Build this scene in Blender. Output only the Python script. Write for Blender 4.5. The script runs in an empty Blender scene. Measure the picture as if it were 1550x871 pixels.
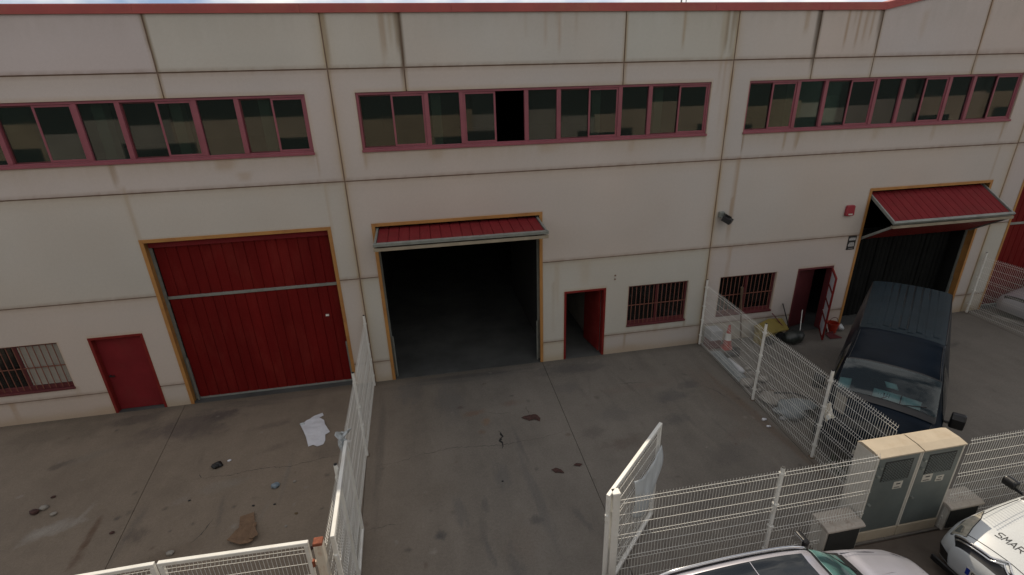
import bpy, bmesh, math, random
import numpy as np
from mathutils import Vector, Matrix
random.seed(7); rng = np.random.default_rng(7)
SC = bpy.context.scene
COL = SC.collection

# ------------------------------------------------------------------ camera
cam = bpy.data.cameras.new('camera'); cam_o = bpy.data.objects.new('camera', cam); COL.objects.link(cam_o)
cam.sensor_width = 36.0; cam.lens = 17.1165; cam.clip_start = 0.05; cam.clip_end = 2000
rx = Vector((0.983399468, -0.179103273, -0.029111914)); ux = Vector((0.093225625, 0.361053447, 0.927873586)); fx = Vector((0.155674239, 0.915184367, -0.371756782))
M = Matrix.Identity(4)
for i in range(3):
    M[i][0] = rx[i]; M[i][1] = ux[i]; M[i][2] = -fx[i]
M[2][3] = 7.2834
cam_o.matrix_world = M
SC.camera = cam_o

# ------------------------------------------------------------------ sky, sun, exposure
SUN = Vector((0.25, 1.0, 1.15)).normalized()
world = bpy.data.worlds.new('World'); SC.world = world; world.use_nodes = True
nt = world.node_tree
bgn = nt.nodes['Background']; bgn.inputs['Strength'].default_value = 0.05
sky = nt.nodes.new('ShaderNodeTexSky'); sky.sky_type = 'NISHITA'; sky.sun_disc = False
sky.sun_elevation = math.asin(SUN.z); sky.sun_rotation = math.atan2(SUN.x, SUN.y)
sky.air_density = 0.5; sky.dust_density = 0.3; sky.ozone_density = 1.0; sky.altitude = 50
# thin bright cloud veil with gaps of blue
wtc = nt.nodes.new('ShaderNodeTexCoord'); wmp = nt.nodes.new('ShaderNodeMapping'); wmp.inputs['Scale'].default_value = (1, 1, 2.5); wmp.inputs['Location'].default_value = (4.0, 3.0, 2.5)
nt.links.new(wtc.outputs['Generated'], wmp.inputs['Vector'])
wn = nt.nodes.new('ShaderNodeTexNoise'); wn.inputs['Scale'].default_value = 1.6; wn.inputs['Detail'].default_value = 8; wn.inputs['Roughness'].default_value = 0.6
nt.links.new(wmp.outputs[0], wn.inputs['Vector'])
wr = nt.nodes.new('ShaderNodeMapRange'); wr.inputs[1].default_value = 0.44; wr.inputs[2].default_value = 0.58; wr.inputs[3].default_value = 0.10; wr.inputs[4].default_value = 0.95
nt.links.new(wn.outputs[0], wr.inputs[0])
wm = nt.nodes.new('ShaderNodeMixRGB'); wm.inputs[2].default_value = (12.8, 12.3, 11.8, 1)
nt.links.new(wr.outputs[0], wm.inputs[0]); nt.links.new(sky.outputs[0], wm.inputs[1]); nt.links.new(wm.outputs[0], bgn.inputs['Color'])
sl = bpy.data.lights.new('sun', 'SUN'); sl.energy = 2.05; sl.angle = math.radians(0.5); sl.color = (1.0, 0.86, 0.68)
so = bpy.data.objects.new('sun', sl); COL.objects.link(so); so.location = (8, 40, 45)
so.rotation_euler = SUN.to_track_quat('Z', 'Y').to_euler()
SC.view_settings.view_transform = 'Standard'; SC.view_settings.look = 'None'; SC.view_settings.gamma = 1.0
SC.view_settings.use_curve_mapping = False
SC.view_settings.exposure = 0.75

# ------------------------------------------------------------------ materials
def new_mat(name):
    m = bpy.data.materials.new(name); m.use_nodes = True
    return m, m.node_tree.nodes, m.node_tree.links, m.node_tree.nodes['Principled BSDF']
def mat(name, col, rough=0.6, metal=0.0, var=0.12, scale=3.0, bump=0.0, bscale=40.0, dirt=None, dirt_amt=0.0, dscale=2.0, coat=0.0, spec=0.5, stretch=None):
    """plain painted / worn surface: colour varied by noise, optional dirt colour in patches, optional fine bump"""
    m, N, L, P = new_mat(name)
    tc = N.new('ShaderNodeNewGeometry'); src = tc.outputs['Position']
    if stretch:
        mp = N.new('ShaderNodeMapping'); mp.inputs['Scale'].default_value = stretch; L.new(src, mp.inputs['Vector']); src = mp.outputs[0]
    n = N.new('ShaderNodeTexNoise'); n.inputs['Scale'].default_value = scale; n.inputs['Detail'].default_value = 6; n.inputs['Roughness'].default_value = 0.6
    L.new(src, n.inputs['Vector'])
    r = N.new('ShaderNodeValToRGB'); c = col
    r.color_ramp.elements[0].position = 0.3; r.color_ramp.elements[1].position = 0.72
    r.color_ramp.elements[0].color = (c[0]*(1-var), c[1]*(1-var), c[2]*(1-var), 1)
    r.color_ramp.elements[1].color = (min(1, c[0]*(1+var)), min(1, c[1]*(1+var)), min(1, c[2]*(1+var)), 1)
    L.new(n.outputs[0], r.inputs[0]); out = r.outputs[0]
    if dirt:
        n2 = N.new('ShaderNodeTexNoise'); n2.inputs['Scale'].default_value = dscale; n2.inputs['Detail'].default_value = 8; n2.inputs['Roughness'].default_value = 0.7
        L.new(src, n2.inputs['Vector'])
        r2 = N.new('ShaderNodeValToRGB'); r2.color_ramp.elements[0].position = 0.5; r2.color_ramp.elements[1].position = 0.72
        r2.color_ramp.elements[0].color = (0, 0, 0, 1); r2.color_ramp.elements[1].color = (dirt_amt,)*3 + (1,)
        L.new(n2.outputs[0], r2.inputs[0])
        mx = N.new('ShaderNodeMixRGB'); L.new(r2.outputs[0], mx.inputs[0]); L.new(out, mx.inputs[1]); mx.inputs[2].default_value = dirt + (1,)
        out = mx.outputs[0]
    L.new(out, P.inputs['Base Color'])
    P.inputs['Roughness'].default_value = rough; P.inputs['Metallic'].default_value = metal
    P.inputs['Specular IOR Level'].default_value = spec
    if coat: P.inputs['Coat Weight'].default_value = coat; P.inputs['Coat Roughness'].default_value = 0.06
    if bump:
        n3 = N.new('ShaderNodeTexNoise'); n3.inputs['Scale'].default_value = bscale; n3.inputs['Detail'].default_value = 5
        L.new(src, n3.inputs['Vector'])
        b = N.new('ShaderNodeBump'); b.inputs['Strength'].default_value = bump; b.inputs['Distance'].default_value = 0.01
        L.new(n3.outputs[0], b.inputs['Height']); L.new(b.outputs[0], P.inputs['Normal'])
    return m
def attr_mat(name, rough, bump, bscale, fine=0.10, fscale=25.0, spec=0.3):
    """albedo from the vertex attribute Albedo (paint, stains, wear) with fine noise on top"""
    m, N, L, P = new_mat(name)
    a = N.new('ShaderNodeAttribute'); a.attribute_name = 'Albedo'
    tc = N.new('ShaderNodeTexCoord')
    n = N.new('ShaderNodeTexNoise'); n.inputs['Scale'].default_value = fscale; n.inputs['Detail'].default_value = 8; n.inputs['Roughness'].default_value = 0.7
    L.new(tc.outputs['Object'], n.inputs['Vector'])
    sp = N.new('ShaderNodeTexNoise'); sp.inputs['Scale'].default_value = fscale*5; sp.inputs['Detail'].default_value = 3; L.new(tc.outputs['Object'], sp.inputs['Vector'])
    mr = N.new('ShaderNodeMapRange'); mr.inputs[1].default_value = 0.25; mr.inputs[2].default_value = 0.75; mr.inputs[3].default_value = 1-fine; mr.inputs[4].default_value = 1+fine
    L.new(n.outputs[0], mr.inputs[0])
    m2 = N.new('ShaderNodeMapRange'); m2.inputs[1].default_value = 0.36; m2.inputs[2].default_value = 0.46; m2.inputs[3].default_value = 1-fine*2.2; m2.inputs[4].default_value = 1.0; L.new(sp.outputs[0], m2.inputs[0])
    m3 = N.new('ShaderNodeMath'); m3.operation = 'MULTIPLY'; L.new(mr.outputs[0], m3.inputs[0]); L.new(m2.outputs[0], m3.inputs[1])
    vm = N.new('ShaderNodeVectorMath'); vm.operation = 'SCALE'; L.new(a.outputs['Color'], vm.inputs[0]); L.new(m3.outputs[0], vm.inputs['Scale'])
    L.new(vm.outputs[0], P.inputs['Base Color'])
    P.inputs['Roughness'].default_value = rough; P.inputs['Specular IOR Level'].default_value = spec
    n3 = N.new('ShaderNodeTexNoise'); n3.inputs['Scale'].default_value = bscale; n3.inputs['Detail'].default_value = 6
    L.new(tc.outputs['Object'], n3.inputs['Vector'])
    b = N.new('ShaderNodeBump'); b.inputs['Strength'].default_value = bump; b.inputs['Distance'].default_value = 0.008
    L.new(n3.outputs[0], b.inputs['Height']); L.new(b.outputs[0], P.inputs['Normal'])
    return m
def glass_mat(name, tint, gloss=0.06, rough=0.01, fmul=1.3):
    m = bpy.data.materials.new(name); m.use_nodes = True; N = m.node_tree.nodes; L = m.node_tree.links
    N.remove(N['Principled BSDF']); out = N['Material Output']
    t = N.new('ShaderNodeBsdfTransparent'); t.inputs[0].default_value = tint + (1,)
    g = N.new('ShaderNodeBsdfGlossy'); g.inputs['Color'].default_value = (0.9, 0.95, 1, 1)
    tc = N.new('ShaderNodeTexCoord'); n = N.new('ShaderNodeTexNoise'); n.inputs['Scale'].default_value = 1.7; n.inputs['Detail'].default_value = 7
    L.new(tc.outputs['Object'], n.inputs['Vector'])
    mr = N.new('ShaderNodeMapRange'); mr.inputs[1].default_value = 0.35; mr.inputs[2].default_value = 0.8; mr.inputs[3].default_value = rough; mr.inputs[4].default_value = rough + 0.05
    L.new(n.outputs[0], mr.inputs[0]); L.new(mr.outputs[0], g.inputs['Roughness'])
    f = N.new('ShaderNodeFresnel'); f.inputs[0].default_value = 1.5
    ma = N.new('ShaderNodeMath'); ma.operation = 'MULTIPLY_ADD'; ma.inputs[1].default_value = fmul; ma.inputs[2].default_value = gloss - 0.04*fmul; ma.use_clamp = True
    L.new(f.outputs[0], ma.inputs[0])
    x = N.new('ShaderNodeMixShader'); L.new(ma.outputs[0], x.inputs[0]); L.new(t.outputs[0], x.inputs[1]); L.new(g.outputs[0], x.inputs[2])
    # thin film of dust
    d = N.new('ShaderNodeBsdfDiffuse'); d.inputs[0].default_value = (0.25, 0.24, 0.22, 1)
    x2 = N.new('ShaderNodeMixShader'); x2.inputs[0].default_value = 0.035; L.new(x.outputs[0], x2.inputs[1]); L.new(d.outputs[0], x2.inputs[2])
    L.new(x2.outputs[0], out.inputs['Surface'])
    return m

MT = {}
MT['wall'] = attr_mat('painted_concrete', 0.85, 0.10, 30, 0.035, 14)
MT['yard'] = attr_mat('yard_concrete', 0.82, 0.25, 45, 0.16, 22, 0.25)
MT['sealant'] = mat('joint_sealant', (0.21, 0.145, 0.105), 0.9)
MT['red'] = mat('red_door_paint', (0.13, 0.0065, 0.006), 0.7, 0, 0.16, 1.6, 0.05, 60, (0.21, 0.035, 0.025), 0.30, 2.4, spec=0.12, stretch=(1, 1, .3))
MT['redlight'] = mat('red_lighter_paint', (0.18, 0.017, 0.021), 0.7, 0, 0.12, 2.5, 0, 40, (0.14, 0.04, 0.03), 0.3, 1.8, spec=0.15)  # lighter red: sky light on the raised door sections is put into the colour
MT['redframe'] = mat('red_frame_paint', (0.18, 0.016, 0.014), 0.6, 0, 0.15, 3, 0, 40, (0.20, 0.05, 0.04), 0.35, 3, spec=0.2)
MT['pink'] = mat('faded_window_frame', (0.26, 0.072, 0.092), 0.45, 0, 0.12, 2.0, 0, 40, (0.20, 0.05, 0.07), 0.5, 2.5)
MT['maroon'] = mat('maroon_frame', (0.11, 0.022, 0.026), 0.5, 0, 0.15, 2.0)
MT['bar'] = mat('window_bar_paint', (0.20, 0.075, 0.05), 0.6, 0, 0.2, 6)
MT['yellow'] = mat('ochre_frame_paint', (0.40, 0.195, 0.055), 0.6, 0, 0.14, 2.0, 0, 40, (0.25, 0.09, 0.03), 0.6, 2.2)
MT['coping'] = mat('red_coping_metal', (0.33, 0.060, 0.050), 0.55, 0, 0.18, 1.0, 0, 40, (0.36, 0.13, 0.07), 0.6, 0.8)
MT['galv'] = mat('galvanised_steel', (0.25, 0.27, 0.25), 0.5, 0.35, 0.2, 5)
MT['galvtan'] = mat('tan_door_edge', (0.30, 0.26, 0.19), 0.6, 0, 0.2, 3)
MT['white'] = mat('white_fence_paint', (0.74, 0.74, 0.70), 0.45, 0, 0.07, 3, 0, 40, (0.42, 0.33, 0.22), 0.35, 5)
MT['wire'] = mat('white_wire_coating', (0.72, 0.72, 0.68), 0.45, 0, 0.06, 4, 0, 40, (0.40, 0.30, 0.20), 0.3, 4)
MT['rust'] = mat('rusty_steel', (0.22, 0.065, 0.032), 0.85, 0, 0.35, 12, 0.4, 60)
MT['rustwhite'] = mat('rust_stained_white', (0.66, 0.60, 0.50), 0.6, 0, 0.1, 4, 0, 40, (0.36, 0.14, 0.04), 0.9, 4.5, stretch=(1, 1, 0.35))
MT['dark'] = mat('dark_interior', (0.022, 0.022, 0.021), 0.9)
MT['black'] = mat('black_plastic', (0.012, 0.012, 0.013), 0.5, 0, 0.2, 8)
MT['rubber'] = mat('tyre_rubber', (0.015, 0.015, 0.016), 0.8, 0, 0.2, 9, 0.2, 80)
MT['curtain'] = mat('dark_curtain_strip', (0.008, 0.009, 0.009), 0.7, 0, 0.3, 2, spec=0.12)
MT['floor_in'] = mat('workshop_floor', (0.065, 0.068, 0.066), 0.75, 0, 0.35, 0.9, 0.1, 30)
MT['inwall'] = mat('inner_wall', (0.30, 0.29, 0.26), 0.85, 0, 0.2, 1)
MT['incol'] = mat('inner_column', (0.42, 0.43, 0.38), 0.85, 0, 0.1, 1)
MT['roofing'] = mat('roof_sheet', (0.22, 0.21, 0.2), 0.7, 0, 0.2, 0.5)
MT['blind'] = mat('window_blind', (0.29, 0.27, 0.235), 0.8, 0, 0.08, 5)
MT['glass'] = glass_mat('ribbon_glass', (0.46, 0.54, 0.50), 0.06, 0.008)
MT['barglass'] = glass_mat('barred_glass', (0.25, 0.26, 0.24), 0.04, 0.02)
MT['carglass'] = glass_mat('car_glass', (0.42, 0.58, 0.58), 0.05, 0.005, 1.1)
MT['darkglass'] = mat('tinted_glass', (0.012, 0.015, 0.017), 0.04, 0, 0.1, 2, spec=0.7)
MT['silver'] = mat('silver_car_paint', (0.47, 0.47, 0.53), 0.30, 0.55, 0.04, 6, 0, 40, None, 0, coat=0.9)
MT['navy'] = mat('navy_van_paint', (0.0045, 0.009, 0.016), 0.30, 0.0, 0.25, 1.4, 0.02, 90, (0.009, 0.014, 0.021), 0.4, 2.0, spec=0.10)
MT['navyroof'] = mat('navy_van_roof', (0.014, 0.026, 0.034), 0.5, 0.0, 0.2, 1.6, 0.02, 90, (0.030, 0.044, 0.052), 0.5, 2.5, spec=0.22)  # lighter, duller navy than the body, with paler patches
MT['carwhite'] = mat('white_car_paint', (0.58, 0.61, 0.62), 0.32, 0, 0.03, 2, 0, 40, (0.5, 0.48, 0.44), 0.15, 3, coat=0.6)
MT['chrome'] = mat('chrome_trim', (0.72, 0.72, 0.72), 0.12, 1.0, 0.03, 5)
MT['cartrim'] = mat('black_car_trim', (0.010, 0.010, 0.011), 0.35, 0, 0.2, 6)
MT['lamp'] = mat('lamp_glass', (0.62, 0.58, 0.48), 0.12, 0.4, 0.25, 9, coat=1.0)
MT['rim'] = mat('wheel_rim', (0.42, 0.42, 0.42), 0.35, 0.7)
MT['cream'] = mat('cabinet_concrete', (0.45, 0.385, 0.29), 0.8, 0, 0.07, 3, 0.12, 60, (0.36, 0.28, 0.19), 0.55, 4)
MT['cabside'] = mat('cabinet_side', (0.56, 0.54, 0.48), 0.8, 0, 0.07, 3, 0.12, 60, (0.38, 0.33, 0.27), 0.5, 3)
MT['teal'] = mat('grey_green_door', (0.115, 0.135, 0.130), 0.5, 0, 0.2, 1.5, 0, 40, (0.15, 0.16, 0.14), 0.5, 4)
MT['vent'] = mat('vent_dark', (0.03, 0.032, 0.03), 0.7)
MT['paper'] = mat('sticker_paper', (0.52, 0.50, 0.44), 0.8, 0, 0.15, 30)
MT['ink'] = mat('print_ink', (0.03, 0.03, 0.03), 0.7)
MT['boxtop'] = mat('stained_box_lid', (0.42, 0.38, 0.33), 0.85, 0, 0.2, 6, 0.2, 40, (0.17, 0.13, 0.10), 0.8, 6)
MT['pave'] = mat('street_concrete', (0.125, 0.10, 0.08), 0.85, 0, 0.25, 0.8, 0.2, 40, (0.06, 0.045, 0.035), 0.6, 1.5)
MT['ground'] = mat('asphalt', (0.06, 0.058, 0.055), 0.9, 0, 0.25, 0.7, 0.3, 60)
MT['sheet'] = mat('white_sheet', (0.62, 0.63, 0.67), 0.75, 0, 0.06, 6, 0.08, 30, (0.4, 0.38, 0.36), 0.3, 5)
MT['plastic'] = mat('translucent_plastic', (0.50, 0.54, 0.56), 0.35, 0, 0.08, 3, 0.1, 15)
MT['card'] = mat('cardboard', (0.17, 0.105, 0.062), 0.9, 0, 0.18, 6, 0, 40, (0.10, 0.06, 0.035), 0.5, 7)
MT['orange'] = mat('cone_orange', (0.38, 0.03, 0.018), 0.5, 0, 0.15, 6)
MT['bucket'] = mat('red_bucket', (0.36, 0.030, 0.012), 0.4, 0, 0.12, 4)
MT['yel'] = mat('yellow_machine', (0.22, 0.165, 0.03), 0.55, 0, 0.15, 5, 0, 40, (0.15, 0.11, 0.05), 0.6, 5)
MT['sack'] = mat('black_sack', (0.030, 0.036, 0.032), 0.35, 0, 0.3, 5, 0.3, 25)
MT['wood'] = mat('old_wood', (0.12, 0.08, 0.05), 0.85, 0, 0.25, 8, 0.2, 50, stretch=(6, 1, 1))
MT['greyplank'] = mat('grey_sheet', (0.22, 0.25, 0.26), 0.7, 0, 0.2, 4)
MT['stone'] = mat('rubble', (0.27, 0.25, 0.22), 0.9, 0, 0.25, 6, 0.4, 30)
MT['ragred'] = mat('dark_red_rag', (0.060, 0.028, 0.024), 0.95, 0, 0.35, 18)
MT['blue'] = mat('blue_wrapper', (0.17, 0.22, 0.26), 0.4, 0, 0.3, 20)
MT['leaf'] = mat('dry_leaf', (0.14, 0.10, 0.05), 0.9, 0, 0.3, 20)
MT['signblack'] = mat('black_sign', (0.02, 0.02, 0.022), 0.4)
MT['signwhite'] = mat('sign_print', (0.55, 0.55, 0.55), 0.5)
MT['alarm'] = mat('alarm_red', (0.30, 0.032, 0.045), 0.4, 0, 0.08, 6)
MT['oppwall'] = mat('opposite_render', (0.50, 0.40, 0.29), 0.85, 0, 0.12, 0.6)
MT['oppdark'] = mat('opposite_cladding', (0.028, 0.055, 0.045), 0.6, 0, 0.2, 0.5)
MT['euband'] = mat('plate_blue', (0.01, 0.03, 0.25), 0.4)
MT['dashpaper'] = mat('dashboard_paper', (0.55, 0.62, 0.62), 0.8, 0, 0.06, 12)
MT['crackgrey'] = mat('hairline_crack', (0.055, 0.048, 0.042), 0.95, 0, 0.3, 8)
MT['greycard'] = mat('grey_carton', (0.34, 0.35, 0.36), 0.85, 0, 0.15, 4)
MT['oppwall2'] = mat('opposite_render_ochre', (0.42, 0.33, 0.22), 0.85, 0, 0.15, 0.5)
MT['oppwall3'] = mat('opposite_render_grey', (0.40, 0.36, 0.30), 0.85, 0, 0.15, 0.5)
MT['moss'] = mat('weeds', (0.035, 0.06, 0.02), 0.9, 0, 0.4, 20)

# ------------------------------------------------------------------ object helpers
def root_loc(o):
    p = Vector((0, 0, 0))
    while o is not None:
        p = p + o.location; o = o.parent
    return p
def link(name, me, parent=None):
    o = bpy.data.objects.new(name, me); COL.objects.link(o)
    if parent is not None: o.parent = parent
    return o
def thing(name, label, cat, loc=(0, 0, 0), rz=0.0, group=None, kind=None):
    o = bpy.data.objects.new(name, None); COL.objects.link(o); o.location = loc; o.rotation_euler = (0, 0, rz)
    o.empty_display_size = 0.2
    return tag(o, label, cat, group, kind)
def tag(o, label=None, cat=None, group=None, kind=None):
    if label: o['label'] = label
    if cat: o['category'] = cat
    if group: o['group'] = group
    if kind: o['kind'] = kind
    return o
class MB:
    def __init__(s): s.v = []; s.f = []; s.mi = []; s.cur = 0
    def add(s, vs, fs):
        b = len(s.v); s.v += [tuple(p) for p in vs]; s.f += [tuple(i + b for i in f) for f in fs]; s.mi += [s.cur]*len(fs); return s
    def box(s, x0, y0, z0, x1, y1, z1):
        vs = [(x, y, z) for z in (z0, z1) for y in (y0, y1) for x in (x0, x1)]
        return s.add(vs, [(0, 2, 3, 1), (4, 5, 7, 6), (0, 1, 5, 4), (2, 6, 7, 3), (0, 4, 6, 2), (1, 3, 7, 5)])
    def bar(s, a, b, w, h, up=(0, 0, 1)):
        """box beam from a to b; w across, h along up"""
        a = Vector(a); b = Vector(b); d = (b - a).normalized(); u = Vector(up); r = d.cross(u)
        if r.length < 1e-4: r = d.cross(Vector((1, 0, 0)))
        r.normalize(); u = r.cross(d).normalized()
        vs = [p + r*(i*w/2) + u*(j*h/2) for p in (a, b) for j in (-1, 1) for i in (-1, 1)]
        return s.add(vs, [(0, 1, 3, 2), (4, 6, 7, 5), (0, 4, 5, 1), (2, 3, 7, 6), (0, 2, 6, 4), (1, 5, 7, 3)])
    def tube(s, pts, r, n=6, cap=True):
        pts = [Vector(p) for p in pts]; rr = r if isinstance(r, (list, tuple)) else [r]*len(pts)
        b = len(s.v); vs = []; fs = []; ref = None
        for i, p in enumerate(pts):
            d = (pts[min(i+1, len(pts)-1)] - pts[max(i-1, 0)]).normalized()
            if ref is None:
                ref = d.orthogonal().normalized()
            ref = (ref - d*ref.dot(d)); ref = ref.normalized() if ref.length > 1e-5 else d.orthogonal().normalized()
            q = d.cross(ref)
            for k in range(n):
                a = 2*math.pi*k/n
                vs.append(p + (ref*math.cos(a) + q*math.sin(a))*rr[i])
        for i in range(len(pts)-1):
            for k in range(n):
                k2 = (k+1) % n
                fs.append((i*n+k, i*n+k2, (i+1)*n+k2, (i+1)*n+k))
        if cap: fs.append(tuple(range(n-1, -1, -1))); fs.append(tuple((len(pts)-1)*n + k for k in range(n)))
        return s.add(vs, fs)
    def cyl(s, c, r, h, n=16, axis='z', r2=None):
        c = Vector(c); d = {'x': Vector((1, 0, 0)), 'y': Vector((0, 1, 0)), 'z': Vector((0, 0, 1))}[axis]
        return s.tube([c, c + d*h], [r, r if r2 is None else r2], n)
    def poly(s, pts, n, t):
        """flat polygon extruded by vector n*t"""
        pts = [Vector(p) for p in pts]; n = Vector(n)*t; k = len(pts)
        vs = pts + [p + n for p in pts]
        fs = [tuple(range(k-1, -1, -1)), tuple(range(k, 2*k))] + [(i, (i+1) % k, k + (i+1) % k, k + i) for i in range(k)]
        return s.add(vs, fs)
    def grid(s, P):
        """P[i][j] points"""
        a = len(P); c = len(P[0]); vs = [p for row in P for p in row]
        return s.add(vs, [(i*c+j, i*c+j+1, (i+1)*c+j+1, (i+1)*c+j) for i in range(a-1) for j in range(c-1)])
    def mesh(s, name, mats, off=(0, 0, 0), smooth=False):
        me = bpy.data.meshes.new(name)
        o = Vector(off); me.from_pydata([(p[0]-o.x, p[1]-o.y, p[2]-o.z) for p in s.v], [], s.f)
        for m in (mats if isinstance(mats, (list, tuple)) else [mats]): me.materials.append(m)
        me.polygons.foreach_set('material_index', s.mi)
        if smooth: me.polygons.foreach_set('use_smooth', [True]*len(me.polygons))
        bm = bmesh.new(); bm.from_mesh(me); bmesh.ops.recalc_face_normals(bm, faces=bm.faces[:]); bm.to_mesh(me); bm.free()
        me.update(); return me
    def build(s, name, mats, parent=None, smooth=False, bevel=0, local=False, seg=1):
        off = (0, 0, 0) if (local or parent is None) else root_loc(parent)
        o = link(name, s.mesh(name, mats, off, smooth), parent)
        if bevel:
            b = o.modifiers.new('bevel', 'BEVEL'); b.width = bevel; b.segments = seg; b.limit_method = 'ANGLE'; b.angle_limit = math.radians(40)
        return o
def share(name, me, loc, parent, rot=(0, 0, 0)):
    o = link(name, me, parent); o.location = loc; o.rotation_euler = rot; return o
def copy_tree(o, parent=None):
    c = o.copy(); COL.objects.link(c)
    if parent is not None: c.parent = parent
    for ch in list(o.children): copy_tree(ch, c)
    return c

# ------------------------------------------------------------------ numpy value noise
def vnoise(x, y, seed=0, octs=4, rough=0.55):
    out = 0; amp = 1; tot = 0
    for o in range(octs):
        r = np.random.default_rng(seed*131 + o); G = r.random((64, 64))
        xi = np.floor(x).astype(int); yi = np.floor(y).astype(int); fx_ = x - xi; fy_ = y - yi
        fx_ = fx_*fx_*(3-2*fx_); fy_ = fy_*fy_*(3-2*fy_)
        a = G[xi % 64, yi % 64]; b = G[(xi+1) % 64, yi % 64]; c = G[xi % 64, (yi+1) % 64]; d = G[(xi+1) % 64, (yi+1) % 64]
        out = out + amp*((a*(1-fx_)+b*fx_)*(1-fy_) + (c*(1-fx_)+d*fx_)*fy_); tot += amp
        amp *= rough; x = x*2.03 + 7.1; y = y*2.03 + 3.7
    return out/tot
def sstep(a, b, x):
    t = np.clip((x-a)/(b-a), 0, 1); return t*t*(3-2*t)
def lerp(c, col, k):
    k = np.clip(k, 0, 1)[:, None]; return c*(1-k) + np.array(col)[None, :]*k
def grid_mesh(name, xs, ys, to3, holes, albedo, material, sides=None):
    """front sheet on lines xs, ys (cells inside holes left out), with skirts running back along borders and holes"""
    nx, ny = len(xs), len(ys)
    X, Y = np.meshgrid(xs, ys, indexing='ij'); X = X.ravel(); Y = Y.ravel()
    V = to3(X, Y, 0.0)
    keep = np.ones((nx-1, ny-1), bool)
    cx = (np.array(xs[:-1]) + np.array(xs[1:]))/2; cy = (np.array(ys[:-1]) + np.array(ys[1:]))/2
    for h in holes:
        keep[np.ix_((cx > h[0]) & (cx < h[1]), (cy > h[2]) & (cy < h[3]))] = False
    I = lambda i, j: i*ny + j
    faces = []
    for i in range(nx-1):
        for j in range(ny-1):
            if keep[i, j]: faces.append((I(i, j), I(i+1, j), I(i+1, j+1), I(i, j+1)))
    if sides:
        B = len(V); V = np.vstack([V, to3(X, Y, sides)])
        def K(i, j): return 0 <= i < nx-1 and 0 <= j < ny-1 and keep[i, j]
        for i in range(nx-1):
            for j in range(ny):
                if K(i, j) != K(i, j-1):
                    a, b = I(i, j), I(i+1, j); faces.append((a, B+a, B+b, b) if K(i, j) else (a, b, B+b, B+a))
        for i in range(nx):
            for j in range(ny-1):
                if K(i, j) != K(i-1, j):
                    a, b = I(i, j), I(i, j+1); faces.append((a, b, B+b, B+a) if K(i, j) else (a, B+a, B+b, b))
    me = bpy.data.meshes.new(name); me.from_pydata(V.tolist(), [], faces); me.materials.append(material)
    c = albedo(X, Y); c = np.hstack([c, np.ones((len(c), 1))])
    if sides: c = np.vstack([c, c])
    at = me.attributes.new('Albedo', 'FLOAT_COLOR', 'POINT'); at.data.foreach_set('color', c.astype(np.float32).ravel())
    me.update(); return me
def lines(a, b, step, extra=()):
    n = max(1, int(round((b-a)/step))); L = list(np.linspace(a, b, n+1)) + [e for e in extra if a < e < b]
    L = sorted(L); out = [L[0]]
    ex = set(round(e, 5) for e in extra)
    for v in L[1:]:
        if v - out[-1] < 0.012:
            if round(v, 5) in ex and round(out[-1], 5) not in ex and len(out) > 1: out[-1] = v
            elif round(v, 5) in ex and v - out[-1] > 1e-4: out.append(v)
        else: out.append(v)
    if abs(out[-1]-b) > 1e-6: out.append(b)
    return out

# ------------------------------------------------------------------ setting: ground, yard, street
WY = 12.0          # wall face
mb = MB(); mb.grid([[(-400, -400, -0.06), (-400, 400, -0.06)], [(400, -400, -0.06), (400, 400, -0.06)]]); tag(mb.build('ground', MT['ground']), kind='structure')
mb = MB(); mb.box(-40, -3, -0.05, 40, 4.90, -0.008); tag(mb.build('street', MT['pave']), kind='structure')

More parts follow.
